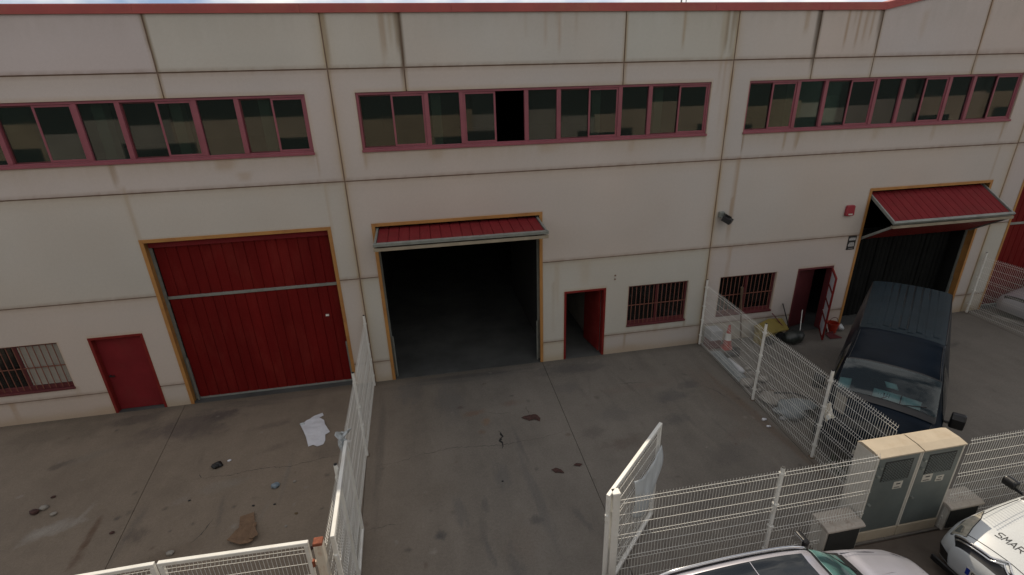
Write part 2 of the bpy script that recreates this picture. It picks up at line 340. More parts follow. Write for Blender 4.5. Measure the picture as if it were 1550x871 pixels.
BLOB = [  # x, y, rx, ry, angle, colour, strength, seed : stains with their own shape on the slabs
 (-6.1, 11.0, 1.1, 0.5, 0.2, (0.050, 0.040, 0.042), 0.75), (-7.5, 11.6, 0.7, 0.25, 0.1, (0.045, 0.038, 0.036), 0.7), (-4.9, 11.7, 1.5, 0.18, 0, (0.05, 0.043, 0.04), 0.6),
 (-5.55, 11.3, 0.4, 0.22, 0.2, (0.04, 0.034, 0.036), 0.7), (-9.2, 11.4, 1.2, 0.5, 0.1, (0.07, 0.058, 0.045), 0.5),
 (-7.35, 8.22, 0.45, 0.17, 0.25, (0.24, 0.225, 0.20), 0.8), (-7.05, 8.45, 0.06, 0.30, -0.2, (0.24, 0.22, 0.19), 0.6), (-7.62, 8.05, 0.26, 0.10, 0.75, (0.26, 0.24, 0.21), 0.7),
 (-6.62, 7.9, 0.07, 0.60, 0.12, (0.070, 0.036, 0.020), 0.9), (-6.55, 7.35, 0.10, 0.25, 0.2, (0.075, 0.042, 0.025), 0.7), (-8.45, 10.11, 0.24, 0.12, 0.4, (0.05, 0.042, 0.036), 0.8), (-5.78, 7.71, 0.24, 0.20, 0, (0.055, 0.045, 0.040), 0.75), (-4.7, 8.7, 0.5, 0.16, 0.2, (0.19, 0.175, 0.15), 0.55), (-5.3, 8.45, 0.2, 0.1, 0.4, (0.2, 0.18, 0.155), 0.5),
 (-4.2, 10.6, 0.5, 0.12, 0.15, (0.085, 0.068, 0.058), 0.6), (-3.9, 9.7, 0.4, 0.1, 0.4, (0.085, 0.068, 0.058), 0.55), (-2.6, 9.4, 0.5, 0.3, 0.4, (0.085, 0.07, 0.06), 0.5), (-5.0, 7.1, 0.5, 0.2, 0.3, (0.085, 0.06, 0.04), 0.5), (-7.9, 10.3, 0.6, 0.15, 0.4, (0.14, 0.13, 0.115), 0.35),
 (3.6, 11.5, 1.0, 0.35, 0.0, (0.050, 0.050, 0.052), 0.7), (0.4, 11.65, 1.9, 0.22, 0.02, (0.060, 0.060, 0.06), 0.6), (0.6, 11.75, 2.0, 0.10, 0.0, (0.035, 0.035, 0.035), 0.55), (0.1, 10.6, 0.35, 0.9, 0.0, (0.078, 0.08, 0.082), 0.5), (-0.9, 11.3, 0.4, 0.5, 0.0, (0.075, 0.078, 0.08), 0.5),
 (0.65, 10.0, 0.30, 0.12, 0.3, (0.14, 0.075, 0.045), 0.6), (0.9, 9.6, 0.10, 0.16, 0, (0.17, 0.09, 0.04), 0.6), (1.6, 10.2, 0.3, 0.12, 0, (0.13, 0.075, 0.055), 0.55), (0.75, 9.25, 0.09, 0.08, 0, (0.12, 0.07, 0.04), 0.6), (0.35, 10.3, 0.09, 0.07, 0, (0.06, 0.04, 0.035), 0.8),
 (-0.33, 6.56, 0.11, 0.10, 0, (0.035, 0.038, 0.042), 0.9), (1.43, 6.55, 0.11, 0.12, 0, (0.040, 0.043, 0.047), 0.8), (0.56, 7.09, 0.07, 0.2, 0, (0.06, 0.06, 0.062), 0.7), (0.08, 7.01, 0.12, 0.4, 0.1, (0.072, 0.073, 0.075), 0.6), (2.25, 6.4, 0.07, 0.35, 0.3, (0.065, 0.065, 0.067), 0.6), (0.5, 6.1, 0.06, 0.4, 0.15, (0.068, 0.068, 0.07), 0.6), (1.0, 7.8, 0.15, 0.4, 0.05, (0.075, 0.077, 0.08), 0.5), (1.55, 7.2, 0.12, 1.2, 0.08, (0.078, 0.078, 0.08), 0.55), (1.55, 8.6, 0.05, 0.7, 0.1, (0.062, 0.062, 0.063), 0.6), (-0.4, 7.6, 0.5, 0.3, 0.2, (0.12, 0.10, 0.08), 0.4), (1.1, 6.2, 0.4, 0.5, 0.1, (0.12, 0.095, 0.075), 0.4), (0.9, 5.6, 0.12, 0.5, 0.05, (0.07, 0.07, 0.072), 0.6), (2.6, 5.9, 0.14, 0.3, 0.1, (0.075, 0.06, 0.055), 0.5),
 (3.8, 8.2, 0.55, 0.22, 0.2, (0.085, 0.062, 0.052), 0.6), (3.3, 8.7, 0.3, 0.2, 0.3, (0.07, 0.062, 0.058), 0.6), (5.7, 9.6, 0.5, 0.25, 0.2, (0.058, 0.058, 0.062), 0.7), (5.3, 8.7, 0.35, 0.2, 0.3, (0.055, 0.055, 0.058), 0.65), (6.4, 10.0, 0.35, 0.22, 0.2, (0.055, 0.053, 0.058), 0.7), (5.9, 7.4, 0.5, 0.3, 0.3, (0.075, 0.068, 0.064), 0.6), (6.4, 7.9, 0.35, 0.22, 0.1, (0.115, 0.085, 0.07), 0.5), (4.9, 10.2, 1.1, 0.16, 0.05, (0.13, 0.10, 0.085), 0.45), (4.0, 9.2, 0.6, 0.3, 0, (0.08, 0.078, 0.078), 0.45), (3.2, 10.6, 0.5, 0.3, 0.2, (0.082, 0.08, 0.08), 0.5),
 (6.9, 9.0, 0.5, 1.6, 0.05, (0.115, 0.085, 0.065), 0.45), (7.25, 8.0, 0.12, 2.6, 0.06, (0.115, 0.075, 0.05), 0.6), (4.6, 6.2, 0.5, 0.35, 0.3, (0.075, 0.068, 0.066), 0.55), (5.6, 6.5, 0.25, 0.05, 0.9, (0.05, 0.045, 0.038), 0.7),
 (-1.55, 9.5, 0.10, 2.4, 0.03, (0.06, 0.055, 0.052), 0.5), (11.5, 10.3, 1.4, 0.8, 0.2, (0.07, 0.068, 0.068), 0.5), (9.6, 10.8, 0.8, 0.6, 0.2, (0.065, 0.062, 0.06), 0.5), (14.9, 10.2, 0.28, 0.10, 0.4, (0.05, 0.048, 0.048), 0.7), (8.0, 8.2, 0.45, 3.0, 0.05, (0.075, 0.066, 0.055), 0.65),
]
CRACK = [ # polylines of hairline cracks
 [(-5.62, 8.95), (-5.2, 9.02), (-4.6, 9.0), (-4.0, 9.08), (-3.4, 9.0), (-2.6, 9.15), (-1.9, 9.1)],
 [(-1.7, 8.6), (-1.2, 8.62), (-0.6, 8.78), (0.1, 8.85), (1.1, 8.7), (2.1, 8.75), (2.75, 8.9)], [(-1.7, 6.95), (-1.3, 6.98), (-0.9, 6.97)],
 [(1.15, 9.2), (1.2, 9.0), (1.12, 8.86), (1.17, 8.7), (1.09, 8.55)], [(-4.5, 7.85), (-4.62, 7.45), (-4.72, 7.25)], [(-5.25, 9.15), (-5.12, 8.98)],
 [(0.9, 10.0), (1.2, 9.85), (1.6, 9.8)], [(1.95, 10.0), (1.98, 9.6)], [(4.6, 10.45), (4.9, 10.4), (5.3, 10.35)], [(6.65, 9.9), (6.9, 9.5), (7.0, 9.1)]]
CRACKW = [0.016, 0.015, 0.013, 0.07, 0.03, 0.03, 0.014, 0.018, 0.022, 0.018]
for _ in range(150):     # small oil drips and spots
    _x, _y, _r = random.uniform(-9, 17), random.uniform(5, 11.8), random.uniform(.025, .075)
    BLOB.append((_x, _y, _r, _r*random.uniform(.5, 1), random.uniform(0, 3), random.choice([(.05, .045, .04), (.07, .06, .05), (.09, .06, .045), (.22, .2, .175)]), random.uniform(.4, .9)))
for _ in range(26):      # scuffs and tyre smears running in and out of the bays
    _x, _y = random.choice([(random.uniform(-.6, 2.4), random.uniform(5.2, 11)), (random.uniform(-6, -3), random.uniform(6.5, 11.5)), (random.uniform(3.5, 7), random.uniform(6.5, 11))])
    BLOB.append((_x, _y, random.uniform(.03, .07), random.uniform(.25, .9), random.uniform(-.3, .3), random.choice([(.075, .07, .066), (.085, .075, .065), (.18, .16, .135)]), random.uniform(.25, .55)))
def yard_albedo(x, y):
    n1 = vnoise(x*0.35, y*0.35, 1); n2 = vnoise(x*1.6, y*1.6, 2); n3 = vnoise(x*6, y*6, 3)
    n4 = vnoise(x*3.2, y*0.45, 6)                       # tyre-wise streaks
    warm = np.clip(sstep(1.5, -4.0, x) + 0.15, 0, 1)    # the left yard is browner concrete
    c = np.outer(1-warm, (0.150, 0.139, 0.124)) + np.outer(warm, (0.180, 0.146, 0.112))
    c = c*(0.66 + 0.36*n1 + 0.26*n2 + 0.16*n3 + 0.24*n4)[:, None]*0.96
    for k, b in enumerate(BLOB):
        dx = x-b[0]; dy = y-b[1]; ca, sa = math.cos(b[4]), math.sin(b[4])
        u = (dx*ca + dy*sa)/b[2]; v = (-dx*sa + dy*ca)/b[3]
        m = (np.abs(u) < 2.2) & (np.abs(v) < 2.2)
        if not m.any(): continue
        d = np.sqrt(u[m]**2 + v[m]**2) + (vnoise(x[m]*3.1/max(b[2], .2), y[m]*3.1/max(b[3], .2)*0.6, 20+k, 5, 0.65)-0.5)*1.5
        c[m] = lerp(c[m], np.array(b[5])*1.22, b[6]*0.78*sstep(1.3, 0.35, d)*(0.45+0.7*n3[m]))
    # unevenly darker band where the ground meets the wall
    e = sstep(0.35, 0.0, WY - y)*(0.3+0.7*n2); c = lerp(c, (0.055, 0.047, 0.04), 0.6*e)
    return np.clip(c, 0.012, 0.5)
yard = thing('yard', None, None, (0, 8.4, 0), kind='structure')
edges = [(-30, -30), (-12.3, -11.9), (-6.66, -5.62), (-1.93, -1.64), (2.86, 2.70), (7.80, 7.18), (17.42, 16.6), (30, 30)]   # x at y=12 and x at y=4.93
for a, b in zip(edges[:-1], edges[1:]):
    vis = a[0] > -13 and b[0] < 18
    n = int(max(2, round((b[0]-a[0])/(0.032 if vis else 0.4)))); us = list(np.linspace(0, 1, n+1)); ys = lines(4.93, 12.0, 0.032 if vis else 0.4)
    g = 0.006
    def to3(u, y, d, a=a, b=b):
        t = (12.0-y)/7.07; l = a[0]*(1-t)+a[1]*t+g; r = b[0]*(1-t)+b[1]*t-g
        return np.stack([l+(r-l)*u, y-8.4, np.full_like(u, -d)], 1)
    def alb(u, y, to3=to3):
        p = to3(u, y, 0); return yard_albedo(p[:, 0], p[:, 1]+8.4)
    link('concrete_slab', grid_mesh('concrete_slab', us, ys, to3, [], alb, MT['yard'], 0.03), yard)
for k, (cr, w) in enumerate(zip(CRACK, CRACKW)):
    pts = []
    for a, b in zip(cr[:-1], cr[1:]):
        n = max(2, int(math.hypot(b[0]-a[0], b[1]-a[1])/.05)); pts += [Vector((a[0]+(b[0]-a[0])*i/n, a[1]+(b[1]-a[1])*i/n, 0)) for i in range(n)]
    pts = [p + Vector((random.uniform(-.022, .022), random.uniform(-.022, .022), 0)) for p in pts]; m = MB(); Lq = []; Rq = []
    for i, p in enumerate(pts):
        d = (pts[min(i+1, len(pts)-1)]-pts[max(i-1, 0)]).normalized(); nn = Vector((-d.y, d.x, 0)); ww = w*.42*random.uniform(.35, 1.1)*min(1, .15+3*min(i, len(pts)-1-i)/len(pts))
        Lq.append(p + nn*ww + Vector((0, 0, .002))); Rq.append(p - nn*ww + Vector((0, 0, .002)))
    m.grid([Lq, Rq]); m.build('crack', MT['black'] if w > .06 else MT['crackgrey'], yard)
mb = MB(); mb.box(-30, 4.93, -0.056, 30, 12.0, -0.031); mb.build('joint_bed', MT['sealant'], yard)

# ------------------------------------------------------------------ the warehouse
bld = thing('warehouse', 'long beige precast concrete warehouse with red doors and red framed ribbon windows', 'warehouse', (0, WY, 0))
BX = [-11.42, -1.84, 7.755, 17.30, 26.9]           # bay joints
VJ = [-5.18, -0.22, 4.90, 9.97, 11.73, 14.90]      # joints of the parapet panels
HJ = [0.0, 0.615, 3.035, 5.465, 7.865, 8.93]
DOORS = [(-6.50, -2.34), (-1.37, 2.88), (12.60, 16.84), (18.0, 22.2)]; DTOP = 4.41
MAN = [(-8.27, -7.09), (3.51, 4.71), (10.76, 11.96)]; MTOP = 2.125
WIN = [(-10.85, -8.93), (5.39, 7.21), (8.22, 10.05)]; WZ = (0.87, 2.105)
RIB = [(-10.98, -2.40), (-1.34, 7.23), (8.275, 16.72), (18.0, 26.3)]; RZ = (6.135, 7.38)
DRIP = [  # x, z top, length, width, colour, strength : run-off streaks on the paint
 (-5.15, 8.93, 1.55, .045, (0.20, 0.16, 0.11), .95), (-1.80, 8.93, 1.6, .05, (0.26, 0.20, 0.13), .8), (-0.24, 8.93, 1.55, .07, (0.15, 0.12, 0.095), .95), (-0.30, 8.93, .9, .05, (0.22, .17, .12), .6),
 (9.94, 8.93, 1.5, .07, (0.10, 0.085, 0.07), .95), (11.70, 8.93, 1.1, .05, (0.13, 0.105, 0.085), .9), (14.93, 9.2, 1.8, .05, (0.28, 0.2, 0.12), .7), (4.93, 8.9, 1.5, .04, (0.28, 0.21, 0.13), .6), (7.70, 8.93, 1.4, .04, (0.22, 0.17, 0.12), .7),
 (-0.58, 8.93, 1.0, .06, (0.33, 0.25, 0.19), .55), (-0.40, 8.93, .9, .04, (0.33, 0.26, 0.19), .5), (-.65, 8.93, 1.3, .03, (.33, .25, .19), .4), (3.29, 8.93, 1.0, .05, (0.36, 0.28, 0.23), .5), (3.73, 8.93, .9, .03, (0.34, 0.26, 0.2), .4), (3.0, 8.93, .8, .06, (0.38, .3, .25), .4), (2.55, 8.93, .6, .03, (.38, .3, .25), .35),
 (6.37, 8.93, .95, .045, (0.33, 0.25, 0.17), .6), (6.45, 8.93, .7, .03, (0.33, 0.25, 0.17), .5), (7.30, 8.93, 1.0, .02, (0.24, 0.2, 0.15), .7), (7.47, 8.93, 1.05, .03, (0.24, 0.19, 0.14), .75), (7.60, 8.93, 1.1, .03, (0.24, 0.19, 0.14), .75), (7.38, 8.93, 2.3, .05, (0.36, 0.3, 0.23), .55), (7.52, 7.86, 1.9, .04, (0.38, 0.31, 0.24), .5),
 (10.74, 8.93, 1.0, .05, (0.30, 0.22, 0.14), .65), (10.92, 8.93, .9, .03, (0.3, 0.22, 0.14), .6), (11.08, 8.93, 1.0, .04, (0.30, 0.22, 0.14), .6), (11.30, 8.93, 1.0, .05, (0.30, 0.22, 0.14), .55), (9.6, 8.93, .6, .09, (0.34, 0.26, 0.18), .5), (11.45, 8.93, .8, .04, (.3, .22, .14), .5),
 (-6.57, 6.13, .7, .05, (0.28, 0.22, 0.15), .75), (-6.50, 5.6, 1.8, .06, (0.37, 0.3, 0.22), .4), (8.30, 6.13, .66, .025, (0.24, 0.19, 0.13), .75), (8.27, 5.46, 2.6, .07, (0.34, 0.26, 0.18), .6), (8.40, 3.02, 2.2, .06, (0.38, 0.31, 0.24), .5), (8.24, 4.4, 1.5, .03, (.32, .25, .18), .45), (9.53, 6.13, .6, .06, (0.32, 0.25, 0.16), .6), (9.89, 6.13, .6, .08, (0.32, 0.25, 0.16), .6), (16.55, 6.13, .7, .06, (0.32, 0.25, 0.17), .6), (16.7, 5.4, 1.2, .05, (.34, .27, .19), .4),
 (-2.35, 6.13, .65, .04, (0.36, 0.30, 0.22), .5), (-2.3, 5.45, 1.5, .05, (.4, .33, .25), .35), (-1.3, 6.13, .5, .07, (0.38, 0.31, 0.23), .45), (0.3, 6.13, .35, .2, (0.39, 0.32, 0.24), .35), (-4.4, 6.13, .35, .3, (0.36, 0.29, 0.21), .5), (-4.0, 5.8, .25, .2, (0.36, 0.29, 0.21), .4), (7.2, 6.13, .6, .05, (0.36, .29, .21), .5), (3.0, 6.13, .3, .35, (.4, .33, .25), .3), (5.2, 6.13, .45, .12, (.38, .31, .23), .35),
 (5.36, .87, .86, .022, (0.30, 0.24, 0.17), .6), (7.21, .87, .86, .02, (0.30, 0.25, 0.19), .55), (6.3, .87, .4, .1, (.36, .3, .23), .3), (-8.9, .87, .4, .04, (.36, .3, .22), .4), (-10.4, .6, .6, .05, (.34, .26, .17), .6), (4.05, 3.02, .9, .2, (.42, .36, .3), .3), (3.3, 3.0, 1.6, .08, (.42, .36, .3), .35), (3.2, 2.4, 1.8, .03, (.38, .33, .28), .4),
 (13.0, 8.9, .8, .1, (.4, .33, .25), .3), (16.2, 9.4, 1.2, .06, (.36, .29, .2), .45), (12.3, 6.1, .4, .15, (.38, .31, .23), .35), (14.2, 6.1, .5, .1, (.38, .31, .23), .35)]
WALLC = (0.50, 0.460, 0.420)
def wall_albedo(x, z):
    n1 = vnoise(x*0.3+5, z*0.3, 4); n2 = vnoise(x*1.1, z*1.1, 5); n3 = vnoise(x*9, z*2.0, 7, 3)
    c = np.tile(np.array(WALLC), (len(x), 1))*(0.93 + 0.10*n1 + 0.05*n2)[:, None]
    # large warm / cool repaint patches
    c *= 1 + (n1-0.5)[:, None]*np.array([0.09, -0.01, -0.07])[None, :]
    n5 = vnoise(x*0.55+3, z*0.45+9, 8); c *= 1 + (n5-0.5)[:, None]*np.array([0.07, 0.11, 0.15])[None, :]
    yel = (0.36, 0.25, 0.125)
    # soil splash at the foot of the wall
    k = sstep(0.34, 0.02, z + (n2-0.5)*0.25); c = lerp(c, yel, 0.55*k)
    k = sstep(0.9, 0.1, z); c = lerp(c, (0.46, 0.39, 0.30), 0.35*k*n2*1.6)
    # stain along joints
    for b in BX:
        d = np.abs(x-b); c = lerp(c, (0.37, 0.26, 0.14), 0.85*sstep(0.095, 0.02, d)*(0.4+n3)); c = lerp(c, (0.43, 0.36, 0.27), 0.3*sstep(0.3, 0.03, d)*n2*1.6)
    for v in VJ:
        d = np.abs(x-v); c = lerp(c, (0.34, 0.25, 0.14), 0.7*sstep(0.085, 0.02, d)*(z > RZ[1]-.02)*(0.3+n3))
    for h in HJ[1:-1]:
        d = z-h; c = lerp(c, (0.33, 0.26, 0.21), 0.75*sstep(0.065, 0.012, np.abs(d))*(0.35+n3)); c = lerp(c, (0.43, 0.36, 0.28), 0.34*sstep(-0.35, 0.0, d)*(d < 0)*(0.4+n2))
    # rust colour around door and window openings
    for (a, b), z0, z1, w in [(d, 0, DTOP, .05) for d in DOORS] + [(d, WZ[0], WZ[1], .025) for d in WIN] + [(d, RZ[0], RZ[1], .05) for d in RIB] + [(d, 0, MTOP, .03) for d in MAN]:
        dx = np.maximum(np.maximum(a-x, x-b), 0); dz = np.maximum(np.maximum(z0-z, z-z1), 0); d = np.hypot(dx, dz)
        c = lerp(c, (0.42, 0.28, 0.12), 0.45*sstep(w, 0, d)*(0.5+0.6*n3))
    # wash-down below the coping and below sills
    c = lerp(c, (0.40, 0.36, 0.31), 0.35*sstep(8.2, 8.93, z)*n3*1.5)
    for (a, b) in RIB:
        k = sstep(RZ[0]-0.5, RZ[0], z)*(z < RZ[0]+.01)*(x > a)*(x < b); c = lerp(c, (0.41, 0.34, 0.25), 0.52*k*(0.3+n3))
    for i, (sx, sz, L, w, col, st) in enumerate(DRIP):
        m = (np.abs(x-sx) < w*3) & (z < sz+.02) & (z > sz-L-.1)
        if not m.any(): continue
        t = (sz-z[m])/L; xx = x[m]-sx + (vnoise(z[m]*1.3, z[m]*0+i, 30+i, 2)-0.5)*w*0.7
        ww = w*(1-0.45*np.clip(t, 0, 1))*(0.8+0.5*n3[m]); c[m] = lerp(c[m], np.array(col)*np.array([1.02, .93, .82]), st*1.05*sstep(ww*1.25, ww*0.35, np.abs(xx))*sstep(1.0, 0.55, t))
    return np.clip(c, 0.02, 0.8)
def gable(x):      # top of the wall: level, then rising over the third bay to a ridge and down again
    x = np.asarray(x, float); up = np.clip(x-11.73, 0, None); return 8.93 + np.where(x < 17.3, up*0.205, (17.3-11.73)*0.205 - (x-17.3)*0.205)
def panel(x0, x1, z0, z1, holes, top=False):
    ex = [h[0] for h in holes] + [h[1] for h in holes]; ez = [h[2] for h in holes] + [h[3] for h in holes]
    xs = lines(x0, x1, 0.065, ex); zs = lines(z0, z1, 0.09, ez)
    for e in holes: pass
    if top:
        def to3(x, z, d): return np.stack([x, np.full_like(x, d), z0 + (z-z0)/(z1-z0)*(gable(x)-z0)], 1)
        f = lambda x, z: wall_albedo(x, np.where(gable(x) > 8.94, z0 + (z-z0)/(z1-z0)*(gable(x)-z0), z))
    else:
        def to3(x, z, d): return np.stack([x, np.full_like(x, d), z], 1)
        f = wall_albedo
    tone = np.array([random.uniform(.975, 1.03)*k for k in (1.0, random.uniform(.995, 1.005), random.uniform(.985, 1.01))]); f0 = f; f = lambda x, z: f0(x, z)*tone[None, :]
    link('wall_panel', grid_mesh('wall_panel', xs, zs, to3, holes, f, MT['wall'], 0.20), bld)
G = 0.014
OPEN = [(a, b, -1, DTOP) for a, b in DOORS] + [(a, b, -1, MTOP) for a, b in MAN] + [(a, b, WZ[0], WZ[1]) for a, b in WIN] + [(a, b, RZ[0], RZ[1]) for a, b in RIB]
for i in range(4):
    x0, x1 = BX[i]+G, BX[i+1]-G
    for r in range(4):
        z0 = HJ[r]+(G if r else 0); z1 = HJ[r+1]-G
        hs = [(max(a, x0-1), min(b, x1+1), max(c, z0-1), min(d, z1+1)) for a, b, c, d in OPEN if a < x1 and b > x0 and c < z1 and d > z0]
        if r == 3: hs += [(v-0.013, v+0.013, RZ[1]-0.001, z1+1) for v in VJ if x0 < v < x1]
        if r == 0:   # the plinth course is interrupted by the doors: one panel for each stretch left standing
            cuts = sorted((h[0], h[1]) for h in hs); s = x0
            for a, b in cuts:
                if a - s > 0.03: panel(s, a, z0, z1, [])
                s = b
            if x1 - s > 0.03: panel(s, x1, z0, z1, [])
        else: panel(x0, x1, z0, z1, hs)
tj = sorted(BX + VJ)
for a, b in zip(tj[:-1], tj[1:]): panel(a+G, b-G, HJ[4]+G, HJ[5], [], True)
# recessed joint filler behind the panels (strips only, openings stay free)
mb = MB()
for b in BX: mb.box(b-0.05, WY+0.018, 0, b+0.05, WY+0.048, 9.0)
for v in VJ: mb.box(v-0.05, WY+0.022, RZ[1]+.03, v+0.05, WY+0.052, 8.95)
for h in HJ[1:5]:
    s = BX[0]
    for a, b, c, d in sorted(o for o in OPEN if o[2] < h < o[3]) + [(BX[-1], 0, 0, 0)]:
        mb.box(s, WY+0.026, h-0.05, a, WY+0.056, h+0.05); s = b
mb.build('joint_filler', MT['sealant'], bld)
# coping along the wall top
def coping(x0, x1):
    mb = MB(); n = 2; P = []
    for x in (x0, x1):
        z = float(gable(x)); prof = [(-0.045, 0.0), (-0.045, 0.15), (-0.03, 0.172), (0.28, 0.19), (0.30, 0.17), (0.30, 0.0)]
        P.append([(x, WY+py, z+pz) for py, pz in prof])
    mb.grid(P); mb.add(P[0], [tuple(range(6))]); mb.add(P[1], [tuple(range(6))]); mb.add([P[0][0], P[0][5], P[1][5], P[1][0]], [(0, 1, 2, 3)])
    return mb.build('coping', MT['coping'], bld)
xs = [BX[0], -8.4, -5.3, -2.2, .9, 4.0, 7.1, 10.1, 11.73, 14.6, 17.3, 20, 23, BX[-1]]
for a, b in zip(xs[:-1], xs[1:]): coping(a+0.002, b-0.002)
# shell: roof, back and end walls, floor slab, inner partitions between the units
mb = MB()
P = [[(x, y, float(gable(x))-0.25) for y in (WY+0.21, 40)] for x in (BX[0], 11.73, 17.3, BX[-1])]
mb.grid(P); mb.build('roof', MT['roofing'], bld)
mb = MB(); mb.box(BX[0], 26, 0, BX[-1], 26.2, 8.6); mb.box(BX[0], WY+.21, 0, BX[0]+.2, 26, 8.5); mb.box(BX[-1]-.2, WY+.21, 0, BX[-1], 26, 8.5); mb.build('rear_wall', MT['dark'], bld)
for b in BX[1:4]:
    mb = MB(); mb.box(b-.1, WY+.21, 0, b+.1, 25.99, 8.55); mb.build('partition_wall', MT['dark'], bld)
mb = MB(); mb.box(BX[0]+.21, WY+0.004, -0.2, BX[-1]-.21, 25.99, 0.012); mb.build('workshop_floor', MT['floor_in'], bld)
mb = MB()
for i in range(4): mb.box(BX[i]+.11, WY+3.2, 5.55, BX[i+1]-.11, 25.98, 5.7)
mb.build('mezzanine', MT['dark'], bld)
for x in (-9.6, -6.65, -5.15, -3.35, 0.42, 4.35, 6.0, 9.9, 11.6, 13.55):
    mb = MB(); mb.box(x-.11, WY+.30, 5.72, x+.11, WY+.55, 8.5); mb.build('inner_column', MT['incol'], bld)
mb = MB(); mb.box(10.62, WY+.28, 5.72, 12.75, WY+.31, 6.95); mb.build('pale_panel', MT['incol'], bld)  # pale panel added behind the glass for the lighter patch in these panes
# man-door corridor behind the open entrance of the middle unit
mb = MB(); mb.box(4.62, WY+.25, 0.012, 4.70, WY+4.5, 2.9); mb.box(3.15, WY+.25, 0.012, 3.23, WY+4.5, 2.9); mb.box(3.23, WY+4.42, .012, 4.62, WY+4.5, 2.9); mb.box(3.15, WY+.25, 2.9, 4.70, WY+4.5, 2.95); mb.build('corridor_wall', MT['inwall'], bld)
mb = MB(); mb.box(3.05, WY+.21, .012, 3.13, WY+6, 4.3); mb.build('corridor_side', MT['dark'], bld)

def tilt(mb, a=0.016):
    # panes never hang perfectly true: each one mirrors a slightly different piece of the street
    c = Vector((0, 0, 0))
    for v in mb.v: c += Vector(v)
    c /= len(mb.v); ax, az = random.uniform(-a, a)*.6, random.uniform(-a, a)
    mb.v = [(v[0], v[1] + (v[0]-c.x)*az + (v[2]-c.z)*ax, v[2]) for v in mb.v]; return mb
# ---- ribbon windows: outer frame part > mullion, sash, pane
def frame_mb(x0, x1, z0, z1, w, y0, y1):
    mb = MB(); mb.box(x0, y0, z0, x1, y1, z0+w); mb.box(x0, y0, z1-w, x1, y1, z1); mb.box(x0, y0+.001, z0+w, x0+w, y1-.001, z1-w); mb.box(x1-w, y0+.001, z0+w, x1, y1-.001, z1-w); return mb
def ribbon(x0, x1, mul, pattern, open_at=None):
    z0, z1 = RZ
    mb = frame_mb(x0+.002, x1-.002, z0+.002, z1-.002, 0.055, WY+0.035, WY+0.13)
    mb.box(x0-0.01, WY-0.035, z0-0.035, x1+0.01, WY+0.034, z0+0.018)     # sill
    fr = mb.build('ribbon_window', MT['pink'], bld, bevel=0.004)
    for x in mul:
        m = MB(); m.box(x-.05, WY+.03, z0+.057, x+.05, WY+.125, z1-.057); m.build('mullion', MT['pink'], fr, bevel=0.006)
    ed = [x0+.057] + list(mul) + [x1-.057]; k = 0
    for i, t in enumerate(pattern):
        a = ed[i] + (0.052 if i else 0); b = ed[i+1] - (0.052 if i < len(pattern)-1 else 0)
        if t == 'p':
            mid = (a+b)/2 + 0.01; slid = (k == open_at)
            # front sash on one half, rear glass on the other
            s = frame_mb(mid-.03, b, z0+.06, z1-.06, .042, WY+.055, WY+.085) if not slid else frame_mb(a, mid+.02, z0+.06, z1-.06, .042, WY+.055, WY+.085)
            s.build('sash', MT['pink'], fr, bevel=0.003)
            g = MB(); (g.box(mid+.0125, WY+.066, z0+.103, b-.0425, WY+.070, z1-.103) if not slid else g.box(a+.0425, WY+.066, z0+.103, mid-.0225, WY+.070, z1-.103)); tilt(g).build('pane', MT['glass'], fr)
            s = frame_mb(a, mid+.02, z0+.06, z1-.06, .022, WY+.092, WY+.118) if not slid else frame_mb(a+.01, mid+.03, z0+.06, z1-.06, .022, WY+.092, WY+.118)
            s.build('sash', MT['maroon'], fr)
            if not slid:
                g = MB(); g.box(a+.0225, WY+.100, z0+.0825, mid-.0025, WY+.104, z1-.0825); tilt(g).build('pane', MT['glass'], fr)
        else:
            g = MB(); g.box(a, WY+.085, z0+.057, b, WY+.089, z1-.057); tilt(g).build('pane', MT['glass'], fr)
        k += 1
ribbon(*RIB[0], [-9.25, -8.42, -6.92, -6.12, -4.66, -3.82], 'pfpfpfp')
ribbon(*RIB[1], [0.20, 1.00, 2.53, 3.32, 4.87, 5.65], 'pfpfpfp', 2)
ribbon(*RIB[2], [9.72, 10.53, 12.07, 12.87, 14.36, 15.15], 'pfpfpfp')
ribbon(*RIB[3], [19.5, 20.3, 21.8, 22.6, 24.1, 24.9], 'pfpfpfp')

# ---- barred windows: frame part > mullion, pane, bar, blind
def barred(x0, x1, fm, blind=None, open_dark=None):
    z0, z1 = WZ
    mb = frame_mb(x0+.002, x1-.002, z0+.002, z1-.002, 0.05, WY+0.06, WY+0.13); mb.box(x0-.01, WY-.03, z0-.035, x1+.01, WY+.058, z0+.02)
    mb.box(x0+.05, WY+.062, z0+.052, x1-.05, WY+.12, z0+.12)
    fr = mb.build('barred_window', fm, bld, bevel=0.004); mid = (x0+x1)/2
    m = MB(); m.box(mid-.045, WY+.07, z0+.121, mid+.045, WY+.125, z1-.053); m.build('mullion', fm, fr, bevel=0.004)
    for a, b in ((x0+.053, mid-.046), (mid+.046, x1-.053)):
        if blind and a > mid: continue
        g = MB(); g.box(a, WY+.10, z0+.121, b, WY+.104, z1-.053); g.build('pane', MT['barglass'], fr)
    if blind:
        for k in range(14):
            zz = z0+.13 + k*(z1-z0-.19)/14; s = MB(); s.bar((mid+.05, WY+.09, zz+.038), (x1-.055, WY+.09, zz+.038), 0.004, 0.078, (0, 0.12, 1)); s.build('blind_slat', MT['blind'], fr)
    n = 13
    for i in range(n):
        x = x0+.06 + (i+.5)*(x1-x0-.12)/n; m = MB(); m.tube([(x, WY+.035, z0+.03), (x, WY+.035, z1-.03)], .0095, 6); m.build('bar', MT['bar'], fr)
    m = MB(); m.box(x0+.01, WY+.046, (z0+z1)/2-.012, x1-.01, WY+.056, (z0+z1)/2+.012); m.build('bar', MT['bar'], fr)
